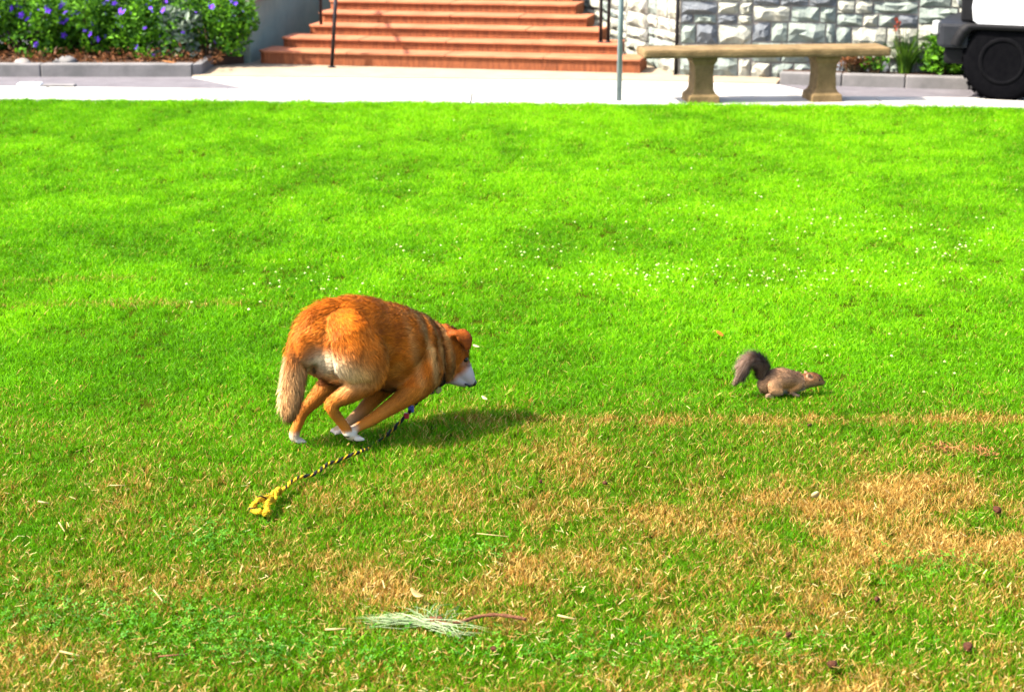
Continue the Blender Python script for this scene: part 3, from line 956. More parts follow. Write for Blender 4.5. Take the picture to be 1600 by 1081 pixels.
def furry(name, root, limbs, voxel, colour, fur_len, count, width, seed, smooth=5, lift=.35, tail_lift=1.3, jit=.42, rim=None):
    """limbs: list of (part id, keys, side); all lofted into ONE body by a voxel remesh, then combed fur on top"""
    mb = MB(); sk = []
    for pid, keys, side in limbs:
        P, T, Rr = loft(mb, keys, side)
        sk.append((np.full(len(P), pid), P, T, Rr))
    ids = np.concatenate([s[0] for s in sk]); SP = np.vstack([s[1] for s in sk]); ST = np.vstack([s[2] for s in sk]); SR = np.concatenate([s[3] for s in sk])
    me0 = mb.mesh('body')
    o = link('body', me0, None, root)
    md = o.modifiers.new('r', 'REMESH'); md.mode = 'VOXEL'; md.voxel_size = voxel; md.adaptivity = 0
    md = o.modifiers.new('s', 'SMOOTH'); md.factor = .5; md.iterations = smooth
    dg = bpy.context.evaluated_depsgraph_get()
    me = bpy.data.meshes.new_from_object(o.evaluated_get(dg))
    o.modifiers.clear(); o.data = me
    bpy.data.meshes.remove(me0)
    me.name = 'body'
    nv = len(me.vertices)
    co = np.empty(nv * 3); me.vertices.foreach_get('co', co); co = co.reshape(-1, 3)
    no = np.empty(nv * 3); me.vertices.foreach_get('normal', no); no = no.reshape(-1, 3)

    def nearest(Q):
        out = np.empty(len(Q), int)
        for i in range(0, len(Q), 4000):
            d = np.linalg.norm(Q[i:i + 4000, None] - SP[None], axis=2) / (SR[None] + .01)
            out[i:i + 4000] = d.argmin(1)
        return out
    seg = nearest(co)
    rng = np.random.default_rng(seed)
    C = colour(co, no, ids[seg], rng)
    at = me.attributes.new('coat', 'FLOAT_COLOR', 'POINT')
    at.data.foreach_set('color', np.column_stack([C * .85 * ALB, np.ones(nv)]).astype(np.float32).ravel())
    me.materials.clear(); me.materials.append(skin_material(name + '_skin'))
    me.polygons.foreach_set('use_smooth', [True] * len(me.polygons))
    # fur
    me.calc_loop_triangles()
    nt = len(me.loop_triangles)
    tri = np.empty(nt * 3, int); me.loop_triangles.foreach_get('vertices', tri); tri = tri.reshape(-1, 3)
    A_, B_, C_ = co[tri[:, 0]], co[tri[:, 1]], co[tri[:, 2]]
    ar = np.linalg.norm(np.cross(B_ - A_, C_ - A_), axis=1)
    pick = rng.choice(nt, count, p=ar / ar.sum())
    u, v = rng.uniform(size=count), rng.uniform(size=count)
    fl_ = u + v > 1; u[fl_], v[fl_] = 1 - u[fl_], 1 - v[fl_]
    t3 = tri[pick]
    wts = np.column_stack([1 - u - v, u, v])
    p = (co[t3] * wts[:, :, None]).sum(1)
    nn = (no[t3] * wts[:, :, None]).sum(1); nn /= np.linalg.norm(nn, axis=1)[:, None]
    sg = nearest(p); pid = ids[sg]
    flow = ST[sg].copy()
    flow[:, 2] -= .25
    # clumped jitter so that the coat shows locks
    ph = np.sin(p @ np.array([[61., 23, -37], [-29, 71, 13], [17, -41, 67]]).T + np.array([0, 1, 2]))
    flow = flow + .22 * ph + rng.normal(size=(count, 3)) * .16
    flow -= nn * (flow * nn).sum(1)[:, None]
    flow /= np.linalg.norm(flow, axis=1)[:, None] + 1e-6
    L_ = fur_len(p, pid) * rng.uniform(.6, 1.25, count)
    Cc = colour(p, nn, pid, rng) * rng.uniform(1 - jit, 1 + jit * .8, count)[:, None] * (1 + .16 * ph[:, :1])
    lf = lift * rng.uniform(.6, 1.3, count) * np.where(rng.uniform(size=count) < .10, 2.2, 1.0) * np.where(pid == 2, tail_lift, 1.0)
    L_ = L_ * np.where(lf > lift * 1.5, 1.25, 1.0)
    if rim is not None: Cc = np.where(((pid == 2) & (lf > lift * tail_lift * 1.15))[:, None], np.array(rim), Cc)
    d1 = flow + nn * lf[:, None]; d1 /= np.linalg.norm(d1, axis=1)[:, None]
    d2 = flow + nn * (lf * .35)[:, None]; d2[:, 2] -= .15; d2 /= np.linalg.norm(d2, axis=1)[:, None]
    sd = np.cross(d1, nn + rng.normal(size=(count, 3)) * .6); sd /= np.linalg.norm(sd, axis=1)[:, None]
    w = (width * rng.uniform(.7, 1.2, count))[:, None]
    root_p = p - nn * .001
    mid = root_p + d1 * (L_ * .55)[:, None]; tip = mid + d2 * (L_ * .5)[:, None]
    V = np.stack([root_p - sd * w, root_p + sd * w, mid + sd * w * .7, mid - sd * w * .7, tip], 1).reshape(-1, 3)
    k = np.arange(count) * 5
    fm = bpy.data.meshes.new('fur')
    fm.vertices.add(len(V)); fm.vertices.foreach_set('co', V.ravel())
    li = np.column_stack([k, k + 1, k + 2, k + 3, k + 3, k + 2, k + 4]).ravel()
    fm.loops.add(len(li)); fm.loops.foreach_set('vertex_index', li)
    fm.polygons.add(count * 2)
    ls = np.column_stack([np.arange(count) * 7, np.arange(count) * 7 + 4]).ravel()
    fm.polygons.foreach_set('loop_start', ls)
    fm.update(calc_edges=True)
    at = fm.attributes.new('coat', 'FLOAT_COLOR', 'POINT')
    at.data.foreach_set('color', np.repeat(np.column_stack([Cc * ALB, np.ones(count)]), 5, axis=0).astype(np.float32).ravel())
    at = fm.attributes.new('lie', 'FLOAT_VECTOR', 'POINT')
    ln = nn + flow * -.15 + rng.normal(size=(count, 3)) * .10; ln /= np.linalg.norm(ln, axis=1)[:, None]
    at.data.foreach_set('vector', np.repeat(ln, 5, axis=0).astype(np.float32).ravel())
    link('fur', fm, fur_material(name + '_fur'), root)
    return o


def blob(p, c, r):
    return np.exp(-(((p - np.array(c)) / np.array(r)) ** 2).sum(1))


def mixc(C, c, f):
    return C * (1 - f[:, None]) + np.array(c) * f[:, None]


# ---- the dog.  local x = forward, y = left, z = up
DOG_O = Vector((-.765, 6.415, 0)); DOG_RZ = R(32)
dog = empty('dog', DOG_O, DOG_RZ, 'rust and cream thick-coated dog galloping away to the right with its tail down', 'dog')
RY = (0, 1, 0)
torso = [(.61, 0, .285, .085, .095), (.575, 0, .283, .108, .124), (.553, 0, .280, .088, .106), (.530, 0, .282, .120, .142), (.505, 0, .282, .098, .122), (.478, 0, .290, .136, .156), (.448, 0, .298, .119, .142), (.415, 0, .316, .134, .156),
         (.36, 0, .345, .124, .155), (.31, 0, .362, .120, .154), (.26, 0, .376, .128, .162), (.19, 0, .382, .135, .168), (.12, 0, .392, .118, .142), (.07, 0, .395, .09, .11), (.04, 0, .39, .065, .08)]
head = [(0.678, -0.062, 0.176, 0.024, 0.021), (0.664, -0.056, 0.2, 0.034, 0.032), (0.642, -0.046, 0.232, 0.042, 0.044), (0.624, -0.034, 0.262, 0.06, 0.06), (0.612, -0.022, 0.295, 0.068, 0.068), (0.59, -0.01, 0.318, 0.072, 0.078), (0.58, 0, 0.305, 0.09, 0.1)]
jaw = [(0.655, -0.058, 0.166, 0.02, 0.012), (0.627, -0.046, 0.186, 0.032, 0.024), (0.597, -0.03, 0.215, 0.048, 0.042), (0.595, 0, 0.24, 0.06, 0.06)]
tail = [(.15, .0, .485, .06, .06), (.085, .006, .465, .055, .058), (.032, .014, .418, .044, .05), (.008, .02, .36, .036, .040), (-.008, .022, .29, .036, .038), (-.022, .022, .225, .036, .036), (-.030, .022, .175, .032, .032), (-.033, .022, .145, .021, .021)]
hind_r = [(.155, -.07, .44, .07, .095), (.180, -.098, .375, .066, .112), (.212, -.110, .318, .060, .095), (.222, -.110, .268, .048, .060), (.155, -.098, .222, .036, .036), (.098, -.09, .197, .026, .026),
          (.082, -.088, .180, .024, .023), (.10, -.086, .142, .019, .019), (.135, -.084, .092, .018, .018), (.152, -.083, .062, .021, .019), (.172, -.082, .046, .023, .014), (.188, -.082, .042, .019, .010)]
hind_l = [(.145, .075, .42, .07, .10), (.158, .10, .35, .075, .125), (.19, .10, .29, .065, .09), (.215, .095, .25, .058, .06), (.155, .085, .20, .040, .042), (.095, .078, .158, .028, .028), (.048, .075, .122, .023, .023),
          (.028, .074, .085, .019, .019), (.008, .073, .048, .021, .020), (.010, .073, .026, .022, .016), (.028, .073, .017, .019, .011)]
fore_r = [(.485, -.075, .30, .045, .07), (.470, -.095, .26, .048, .07), (.425, -.105, .205, .045, .055), (.36, -.10, .162, .033, .036), (.29, -.092, .125, .025, .027), (.235, -.085, .098, .022, .022), (.20, -.08, .084, .020, .018), (.172, -.078, .074, .024, .016), (.150, -.077, .068, .019, .012)]
fore_l = [(.485, .075, .30, .045, .07), (.470, .095, .26, .048, .07), (.42, .09, .195, .045, .055), (.35, .06, .150, .033, .036), (.28, .03, .112, .025, .027), (.225, .01, .088, .022, .022), (.19, .0, .072, .021, .019), (.165, .0, .060, .024, .017), (.145, .0, .054, .019, .012)]
ear_r = [(0.6, -0.06, 0.366, 0.024, 0.016), (0.62, -0.078, 0.372, 0.032, 0.013), (0.64, -0.094, 0.352, 0.03, 0.011), (0.646, -0.1, 0.318, 0.014, 0.008)]
ear_l = [(0.604, 0.038, 0.362, 0.024, 0.016), (0.62, 0.052, 0.366, 0.03, 0.013), (0.636, 0.062, 0.346, 0.027, 0.011), (0.64, 0.066, 0.316, 0.012, 0.008)]
NX = (1, 0, 0)
dog_limbs = [(0, torso, RY), (1, head, RY), (1, jaw, RY), (2, tail, RY), (3, hind_r, RY), (4, hind_l, RY), (5, fore_r, RY), (6, fore_l, RY), (7, ear_r, NX), (7, ear_l, NX)]
# toes
for base, pid in (((.188, -.082, .040), 3), ((.028, .073, .016), 4), ((.150, -.077, .066), 5), ((.145, .0, .052), 6)):
    s_ = 1 if pid in (3, 4) else -1
    for q in (-.018, -.006, .006, .018):
        dog_limbs.append((pid + 10, [(base[0] - .018 * s_, base[1] + q * .9, base[2] + .002, .0085, .0085), (base[0] + .008 * s_, base[1] + q * 1.1, base[2] - .001, .0085, .008), (base[0] + .014 * s_, base[1] + q * 1.1, base[2] - .004, .006, .006)], RY))


def dog_colour(p, n, pid, rng):
    rust = np.array([.80, .200, .010])
    C = np.tile(rust, (len(p), 1))
    hi = np.clip((n[:, 2] - .2) * .9, 0, 1)
    C = mixc(C, (.64, .18, .012), hi * .5 * (pid == 0))
    pat = fbm(p[:, 0] * 14, p[:, 2] * 14 + p[:, 1] * 9, 5, 3)
    C = mixc(C, (.48, .108, .006), np.clip((pat - .5) * 2.2, 0, .7))
    C = mixc(C, (.68, .28, .05), np.clip((.42 - pat) * 2.4, 0, .55))
    # tan flank and thigh, white seat under the tail
    C = mixc(C, (.90, .50, .15), np.clip(blob(p, (.16, -.16, .29), (.07, .10, .05)) * .9, 0, 1) * np.isin(pid, (0, 3)))
    C = mixc(C, (1.15, .72, .30), np.clip(blob(p, (.10, -.12, .305), (.06, .07, .055)) * 1.5, 0, 1) * np.isin(pid, (0, 3)))
    C = mixc(C, (1.15, .88, .56), np.clip(blob(p, (.06, -.09, .325), (.05, .055, .045)) * 1.9, 0, 1) * np.isin(pid, (0, 3)))
    C = mixc(C, (.72, .55, .34), np.clip(blob(p, (.05, .06, .30), (.09, .07, .07)) * 1.2, 0, 1) * np.isin(pid, (0, 4)))
    C = mixc(C, (.50, .27, .10), np.clip((.27 - p[:, 2]) * 8, 0, .8) * (pid == 0))
    # neck folds: light on the ridges painted pale, shade in the crease dark
    for c, r, a in ((.480, .014, .85), (.532, .011, .65), (.578, .011, .55), (.415, .014, .35)):
        C = mixc(C, (.95, .52, .16), a * np.exp(-((p[:, 0] - c + (p[:, 2] - .33) * .10) / r) ** 2) * np.clip(1.3 - np.abs(p[:, 2] - .33) * 5, 0, 1) * np.isin(pid, (0, 5)))
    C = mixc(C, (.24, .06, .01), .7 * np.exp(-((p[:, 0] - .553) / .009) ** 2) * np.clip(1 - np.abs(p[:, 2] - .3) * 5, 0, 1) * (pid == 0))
    # tail: cream hem, grey brown middle, dark tip
    tl = (pid == 2) & (p[:, 2] < .40)
    C = mixc(C, (.74, .42, .17), np.clip((.375 - p[:, 2]) * 14, 0, .85) * tl)
    C = mixc(C, (.98, .74, .42), np.clip(n[:, 1] * .9 - n[:, 0] * .35, 0, .8) * tl * (p[:, 2] < .37))
    C = mixc(C, (.30, .13, .05), np.clip((.17 - p[:, 2]) * 25, 0, .9) * tl)
    C = mixc(C, (.02, .012, .01), np.clip((.138 - p[:, 2]) * 60, 0, 1) * tl)
    # legs
    lg = np.isin(pid, (3, 4, 5, 6))
    C = mixc(C, (.66, .24, .03), .6 * lg * (p[:, 2] < .22))
    C = mixc(C, (.86, .66, .46), np.clip((.085 - p[:, 2]) * 40, 0, 1) * (pid == 3))
    C = mixc(C, (.86, .66, .46), np.clip((.062 - p[:, 2]) * 40, 0, 1) * (pid == 4))
    C = mixc(C, (.86, .66, .46), np.clip((.19 - p[:, 0]) * 40, 0, 1) * np.isin(pid, (5, 6)))
    C = mixc(C, (.66, .46, .24), .7 * np.clip((.28 - p[:, 0]) * 12, 0, 1) * (pid == 6))
    C = mixc(C, (.92, .80, .66), 1.0 * (pid >= 13))
    C = mixc(C, (.03, .02, .018), 1.0 * ((pid >= 13) & (n[:, 2] < -.45)))
    # head: grey white muzzle and cheek line
    hd = pid == 1
    C = mixc(C, (.50, .13, .012), .7 * hd)
    s_ = (p[:, 0] - .542) * .6 - (p[:, 2] - .36) * .75
    C = mixc(C, (.70, .60, .57), np.clip((s_ - .148) * 40, 0, 1) * hd)
    C = mixc(C, (.55, .46, .42), .8 * blob(p, (.637, -.07, .262), (.015, .02, .02)) * hd)
    C = mixc(C, (.34, .075, .008), .85 * (pid == 7))
    return np.clip(C, 0, 1.4)


def dog_len(p, pid):
    L_ = np.full(len(p), .023)
    L_[pid == 1] = .009
    L_[(pid == 1) & (p[:, 2] < .235)] = .004
    L_[pid == 2] = .032
    lg = np.isin(pid, (3, 4, 5, 6))
    L_[lg] = np.clip(.006 + (p[lg, 2] - .12) * .09, .005, .02)
    L_[pid >= 13] = .004
    L_[pid == 7] = .007
    return L_


furry('dog', dog, dog_limbs, .0058, dog_colour, dog_len, 160000, .0009, 4, smooth=3)
import bmesh as _bm


def ball(name, c, r, mt, parent, sc=(1, 1, 1)):
    bm = _bm.new(); _bm.ops.create_uvsphere(bm, u_segments=16, v_segments=10, radius=r)
    me = bpy.data.meshes.new(name); bm.to_mesh(me); bm.free()
    o = link(name, me, mt, parent, True); o.location = c; o.scale = sc
    return o


M['nose'] = mat('nose_skin', (.012, .01, .01), (.008, .007, .007), 30, .35, .4, 200, spec=.5)
M['eye'] = mat('eye_gloss', (.012, .007, .004), (.008, .005, .003), 30, .3, spec=.25)
M['collar'] = mat('collar_webbing', (.02, .018, .018), (.012, .011, .011), 80, .7, .4, 300)
M['metal'] = mat('tag_metal', (.62, .6, .56), (.5, .48, .45), 40, .3, metal=.9)
M['blue_tag'] = mat('blue_tag', (.12, .14, .55), (.09, .1, .45), 40, .4)
M['red_tag'] = mat('red_tag', (.6, .05, .06), (.45, .04, .04), 40, .4)
ball('nose', (.688, -.066, .170), .016, M['nose'], dog, (.8, 1.1, .9))
for y_ in (-.098, .012):
    ball('eye', (.644 if y_ < 0 else .662, y_ + .01, .270), .009, M['eye'], dog)
MB().tube([(.640, -.088, .176), (.660, -.086, .166), (.676, -.076, .160)], [.004, .006, .004], 6).build('mouth', M['nose'], dog, True)
cl = MB()
rings = []
NC = 28
for k in range(NC):
    a = 2 * math.pi * k / NC
    for dx, rr in ((-.012, 1.0), (.012, 1.0), (.012, 1.05), (-.012, 1.05)):
        # loop round the neck, tilted forward at the throat
        yy = math.cos(a) * .080 * rr; zz = math.sin(a) * .102 * rr
        rings.append((.556 + dx - zz * .06, yy, .264 + zz - dx * .1))
fs = []
for k in range(NC):
    a, b = k * 4, ((k + 1) % NC) * 4
    for e in range(4): fs.append((a + e, a + (e + 1) % 4, b + (e + 1) % 4, b + e))
co_ = cl.add(rings, fs).build('collar', M['collar'], dog)
MB().lathe([(.012, 0), (.014, .003), (.012, .006)], axis='y', n=14, c=(.560, -.03, .150)).build('name_tag', M['metal'], co_)

# ---- leash: yellow and black rope
def dogw(u, v, w):
    return DOG_O + Vector((math.cos(DOG_RZ) * u - math.sin(DOG_RZ) * v, math.sin(DOG_RZ) * u + math.cos(DOG_RZ) * v, w))


def toward(px, py, y):
    q = spot(px, py, 0.0) ; c = Vector((0, 0, CAMH)); d = q - c
    return c + d * (y / d.y)


lead_pts = [dogw(.55, -.01, .142), toward(662, 613, 6.69), toward(650, 629, 6.67), toward(632, 652, 6.63), toward(608, 676, 6.57), toward(585, 695, 6.49), spot(560, 705, .032), spot(535, 715, .027), spot(512, 725, .030),
            spot(492, 737, .036), spot(470, 747, .034), spot(452, 757, .036), spot(436, 768, .034), spot(424, 776, .034)]
S_ = catmull([tuple(q) for q in lead_pts], 14)
leash = empty('leash', lead_pts[-1], 0, 'yellow and black braided rope leash trailing from the dog to a looped end', 'leash')
o_ = lead_pts[-1]
seglen = np.r_[0, np.cumsum(np.linalg.norm(np.diff(S_, axis=0), axis=1))]


def strand(phase, rad, r, upto=1.0):
    pts = []
    for i in range(len(S_)):
        t = S_[min(i + 1, len(S_) - 1)] - S_[max(i - 1, 0)]; t /= np.linalg.norm(t)
        a = np.cross(t, (0, 0, 1.)); a /= np.linalg.norm(a); b = np.cross(a, t)
        th = seglen[i] / .046 * 2 * math.pi + phase + 2.2 * float(vnoise(np.array([seglen[i] * 12]), np.array([0.]), 4)[0])
        # resample finely along the piece
        pts.append(S_[i] + (a * math.cos(th) + b * math.sin(th)) * rad - np.array(o_))
    return pts


# finer samples for the twist
dense = np.linspace(0, seglen[-1], 420)
S_ = np.column_stack([np.interp(dense, seglen, S_[:, k]) for k in range(3)]); seglen = dense
wob = np.clip((np.arange(420) - 60) / 80, 0, 1)
S_[:, 0] += wob * (.010 * (vnoise(dense * 9, dense * 0, 2) - .5) + .006 * (vnoise(dense * 30, dense * 0, 5) - .5))
S_[:, 2] += wob * (.012 * (vnoise(dense * 11, dense * 0, 7) - .5) + .006 * (vnoise(dense * 40, dense * 0, 8) - .5))
yr = [.0024 + .0020 * (i / 420) ** 2 + .0016 * (float(vnoise(np.array([i * .22]), np.array([0.]), 9)[0]) - .5) for i in range(420)]
MB().tube(strand(0, .0034, 0), yr, 7).build('yellow_strand', M['yellow_rope'], leash, True)
MB().tube(strand(math.pi, .0034, 0), [.0050 - .0020 * i / 420 for i in range(420)], 7).build('black_strand', M['black_rope'], leash, True)
ta, tb = strand(math.pi / 2, .004, 0), strand(-math.pi / 2, .004, 0)
cut = 340
MB().tube(ta[:cut], .0033, 6).build('black_strand', M['black_rope'], leash, True)
MB().tube(ta[cut - 1:], .0036, 6).build('yellow_strand', M['yellow_rope'], leash, True)
c_ = Vector(S_[0]) - o_
MB().tube([c_, Vector(S_[22]) - o_], .008, 8).build('clip', M['metal'], leash, True)
q = Vector(S_[46]) - o_
MB().box(q.x - .012, q.x + .01, q.y - .01, q.y + .004, q.z - .012, q.z + .014, .003).build('blue_band', M['blue_tag'], leash)
q = Vector(S_[58]) - o_
MB().box(q.x - .010, q.x + .010, q.y - .012, q.y + .004, q.z - .012, q.z + .010, .003).build('red_band', M['red_tag'], leash)
# looped handle and knot
g = random.Random(4)
hp = [spot(424, 776, .036), spot(416, 778, .052), spot(404, 781, .060), spot(397, 788, .048), spot(394, 795, .034), spot(403, 800, .030), spot(408, 797, .036)]
Hs = [Vector(x) - o_ for x in catmull([tuple(q) for q in hp], 8)]
hp2 = [spot(424, 776, .036), spot(420, 783, .050), spot(418, 790, .046), spot(417, 799, .034), spot(413, 803, .030)]
Hs2 = [Vector(x) - o_ for x in catmull([tuple(q) for q in hp2], 8)]


def twisted(pts, rad, r, turns):
    out = []
    for i, p_ in enumerate(pts):
        t = (pts[min(i + 1, len(pts) - 1)] - pts[max(i - 1, 0)]).normalized()
        a = t.orthogonal().normalized(); b = t.cross(a)
        th = i * turns
        out.append(p_ + a * math.cos(th) * rad + b * math.sin(th) * rad)
    return out


for H_ in (Hs, Hs2):
    for ph in range(3):
        q_ = twisted(H_, .0072, 0, 1.0)
        q_ = [a_ + (twisted(H_, .0072, 0, .0)[0] - H_[0]) * 0 for a_ in q_]
        pts_ = []
        for i, p_ in enumerate(H_):
            t = (H_[min(i + 1, len(H_) - 1)] - H_[max(i - 1, 0)]).normalized()
            a = t.orthogonal().normalized(); b = t.cross(a); th = i * .75 + ph * 2.094
            pts_.append(p_ + (a * math.cos(th) + b * math.sin(th)) * .0056)
        MB().tube(pts_, [.0046 + .0012 * math.sin(i * 1.9 + ph) for i in range(len(pts_))], 7).build('loop_strand', M['yellow_rope'], leash, True)
fz = MB()
g = random.Random(6)
for q in range(90):
    c = (Hs if q % 2 else Hs2)[g.randrange(4, 30)]
    d_ = Vector((g.gauss(0, 1), g.gauss(0, 1), g.gauss(.3, 1))).normalized()
    fz.tube([c + d_ * .009, c + d_ * g.uniform(.014, .021) + Vector((0, 0, -.003))], [.0016, .0007], 4)
fz.build('frayed_fibres', M['yellow_rope'], leash)
kn_ = MB()
for q in range(4):
    c = Vector(spot(428 + q * 2.5, 775 - q * 2.6, .040)) - o_
    kn_.tube([c + Vector((math.cos(t) * .007, math.sin(t) * .012, math.sin(t * 1.0 + q) * .014)) for t in np.linspace(0, 2 * math.pi, 14)], .0065, 7)
kn_.build('knot', M['yellow_rope'], leash, True)
MB().tube(twisted(Hs[6:34], .0105, 0, .5), .0028, 5).build('black_strand', M['black_rope'], leash, True)

# ---- the squirrel
sq = empty('squirrel', (1.083, 7.084, 0), R(12), 'grey-brown squirrel fleeing low through the grass with its tail arched', 'squirrel')
zb = .004
s_body = [(.085, 0, .056, .023, .027), (.06, 0, .056, .030, .034), (.02, 0, .060, .038, .043), (-.02, 0, .064, .042, .049), (-.055, 0, .060, .040, .044), (-.082, 0, .052, .027, .030)]
s_head = [(.160, -.004, .047, .009, .009), (.150, -.003, .052, .016, .016), (.132, -.002, .060, .0245, .0255), (.108, 0, .062, .027, .029), (.075, 0, .056, .028, .030)]
s_tail = [(-0.07, 0, 0.052, 0.0077, 0.0088), (-0.09, 0, 0.085, 0.0116, 0.0132), (-0.1, 0, 0.125, 0.0149, 0.0165), (-0.124, 0.002, 0.154, 0.0165, 0.0165), (-0.15, 0.004, 0.152, 0.0149, 0.0143), (-0.172, 0.006, 0.122, 0.0121, 0.0121), (-0.188, 0.008, 0.088, 0.0088, 0.0083), (-0.204, 0.008, 0.064, 0.0033, 0.0033)]
s_hr = [(-.045, -.028, .062, .020, .036), (-.052, -.038, .045, .017, .028), (-.032, -.040, .030, .012, .014), (-.068, -.034, .022, .006, .007), (-.085, -.033, .016, .006, .005), (-.06, -.033, .010, .006, .004)]
s_hl = [(-.045, .026, .062, .016, .034), (-.055, .034, .045, .013, .024), (-.035, .036, .030, .009, .012), (-.068, .034, .022, .006, .007), (-.085, .033, .016, .006, .005), (-.06, .033, .010, .006, .004)]
s_fr = [(.055, -.022, .055, .012, .02), (.040, -.030, .040, .010, .013), (.016, -.034, .032, .008, .009), (.030, -.034, .016, .007, .007), (.046, -.034, .010, .007, .005)]
s_fl = [(.055, .018, .060, .010, .02), (.045, .024, .042, .008, .011), (.022, .026, .034, .006, .007), (.036, .026, .018, .005, .005), (.048, .026, .010, .006, .004)]
s_er = [(.100, -.018, .078, .008, .005), (.094, -.021, .088, .008, .004), (.090, -.022, .094, .003, .003)]
s_el = [(.100, .016, .078, .008, .005), (.094, .018, .088, .008, .004), (.090, .019, .094, .003, .003)]
lift_ = lambda ks, dz=.008: [(a, b, c + dz, d, e) for a, b, c, d, e in ks]


def sq_colour(p, n, pid, rng):
    C = np.tile(np.array([.80, .45, .22]), (len(p), 1))
    C = mixc(C, (.60, .34, .18), np.clip(n[:, 2] * .7, 0, .6) * (pid == 0))
    C = mixc(C, (.95, .42, .10), .9 * blob(p, (.012, -.04, .055), (.05, .03, .022)) * np.isin(pid, (0, 3, 5)))
    C = mixc(C, (1.1, .95, .85), np.clip((.054 - p[:, 2]) * 60, 0, 1) * (pid == 0) * (p[:, 0] > -.04))
    C = mixc(C, (.85, .40, .13), .75 * (pid == 1))
    C = mixc(C, (.26, .09, .04), np.clip(n[:, 2], 0, .8) * (pid == 1))
    C = mixc(C, (.75, .50, .25), np.clip(-n[:, 2] * 1.2, 0, .8) * (pid == 1))
    C = mixc(C, (.60, .38, .25), .7 * np.isin(pid, (3, 4, 5, 6)) * (p[:, 2] < .038))
    C = mixc(C, (.42, .22, .12), .8 * (pid == 7))
    t = pid == 2
    C = mixc(C, (.16, .088, .058), .85 * t)
    C = mixc(C, (.30, .185, .12), np.clip((-.14 - p[:, 0]) * 18, 0, .8) * t)
    C = mixc(C, (.7, .62, .56), np.clip((-.208 - p[:, 0]) * 80, 0, .7) * t)
    C = mixc(C, (.65, .62, .58), .8 * blob(p, (-.135, -.02, .128), (.012, .03, .014)) * t)
    return np.clip(C, 0, 1)


def sq_len(p, pid):
    L_ = np.full(len(p), .013)
    L_[pid == 2] = .034
    L_[np.isin(pid, (3, 4, 5, 6))] = .006
    L_[(pid == 2) & (p[:, 0] < -.18)] = .016
    L_[pid == 1] = .006
    L_[pid == 7] = .003
    return L_


furry('squirrel', sq, [(0, lift_(s_body), RY), (1, lift_(s_head), RY), (2, lift_(s_tail), RY), (3, lift_(s_hr), RY), (4, lift_(s_hl), RY), (5, lift_(s_fr), RY), (6, lift_(s_fl), RY), (7, lift_(s_er), NX), (7, lift_(s_el), NX)],
      .0026, sq_colour, sq_len, 60000, .0005, 9, smooth=3, lift=.75, tail_lift=1.4, jit=.7, rim=(.30, .21, .16))
for y_ in (-.0195, .0155):
    ball('eye', (.138, y_ * 1.12, .073), .0045, M['eye'], sq)
ball('nose', (.1675, -.004, .056), .0035, M['nose'], sq)

# ---------------------------------------------------------------- things lying on the grass
GZ = .030


def stem_obj(name, pts, r, mt, label, cat):
    o0 = Vector(pts[0])
    K = [Vector(x) - o0 for x in catmull([tuple(p_) for p_ in pts], 5)]
    o = MB().tube(K, [r * (1 - .4 * i / len(K)) for i in range(len(K))], 6).build(name, mt, None, True)
    o.location = o0
    return tag(o, label, cat)


def seg_(x0, y0, x1, y1, z=GZ, bow=.008):
    return [spot(x0, y0, z), spot((x0 + x1) / 2, (y0 + y1) / 2, z + bow), spot(x1, y1, z)]


leaf_obj('fallen_leaf', spot(1124, 522, .036), .045, .034, M['orange_leaf'], .4, 'small orange leaf on the green grass above left of the squirrel', 'leaf', .5, .5)
leaf_obj('fallen_leaf', spot(1273, 774, .040), .05, .022, M['pale_leaf'], 1.9, 'pale upright leaf in the dry grass below the squirrel', 'leaf', .4, .7)
leaf_obj('fallen_leaf', spot(744, 541, .034), .035, .016, M['pale_leaf'], -.6, 'white leaf flake in the grass right of the dog\'s ear', 'leaf')
leaf_obj('fallen_leaf', spot(757, 622, .034), .038, .014, M['pale_leaf'], -1.0, 'white leaf flake in the grass below right of the dog\'s nose', 'leaf')
leaf_obj('fallen_leaf', spot(652, 930, .036), .055, .02, M['straw'], -.8, 'curled pale leaf just above the pine sprig', 'leaf', 1.0)
for x, y, s_, lab in ((1300, 1038, .017, 'large brown seed pod near the bottom edge, right of centre'), (1512, 1010, .017, 'brown seed pod close to the bottom right corner'),
                      (1558, 797, .016, 'dark brown seed pod at the right edge of the dry patch'), (1370, 935, .013, 'small dull brown pod between the two dry patches at lower right'),
                      (1231, 991, .012, 'small dark red seed pod on the dry patch at the bottom'), (945, 754, .012, 'small reddish pod in the grass right of the middle'),
                      (772, 1013, .013, 'small brown seed pod just below the pine sprig'), (845, 752, .009, 'tiny brown pod in the grass below the dog\'s shadow'),
                      (1265, 664, .011, 'small dark pod on the dry strip below the squirrel')):
    pebble('seed_pod', spot(x, y, .024), s_ * .9, M['pod'], int(x), lab, 'seed pod', .7)
for x, y, w_, lab in ((1470, 706, .05, 'rusty brown dead grass clump near the right edge, left of its twin'), (1545, 713, .045, 'rusty brown dead grass clump at the right edge of the lawn')):
    rng = np.random.default_rng(int(x)); c = spot(x, y, .012)
    V, Fc, rnd = leaf_cloud(rng, 45, .028, lambda g: (g.normal() * w_ * .6, g.normal() * w_ * .35, g.uniform(0, .028)), .16)
    o = link('dead_clump', leaf_mesh('dead_clump', V, Fc, rnd), M['dead']); o.location = c
    tag(o, lab, 'dead grass')
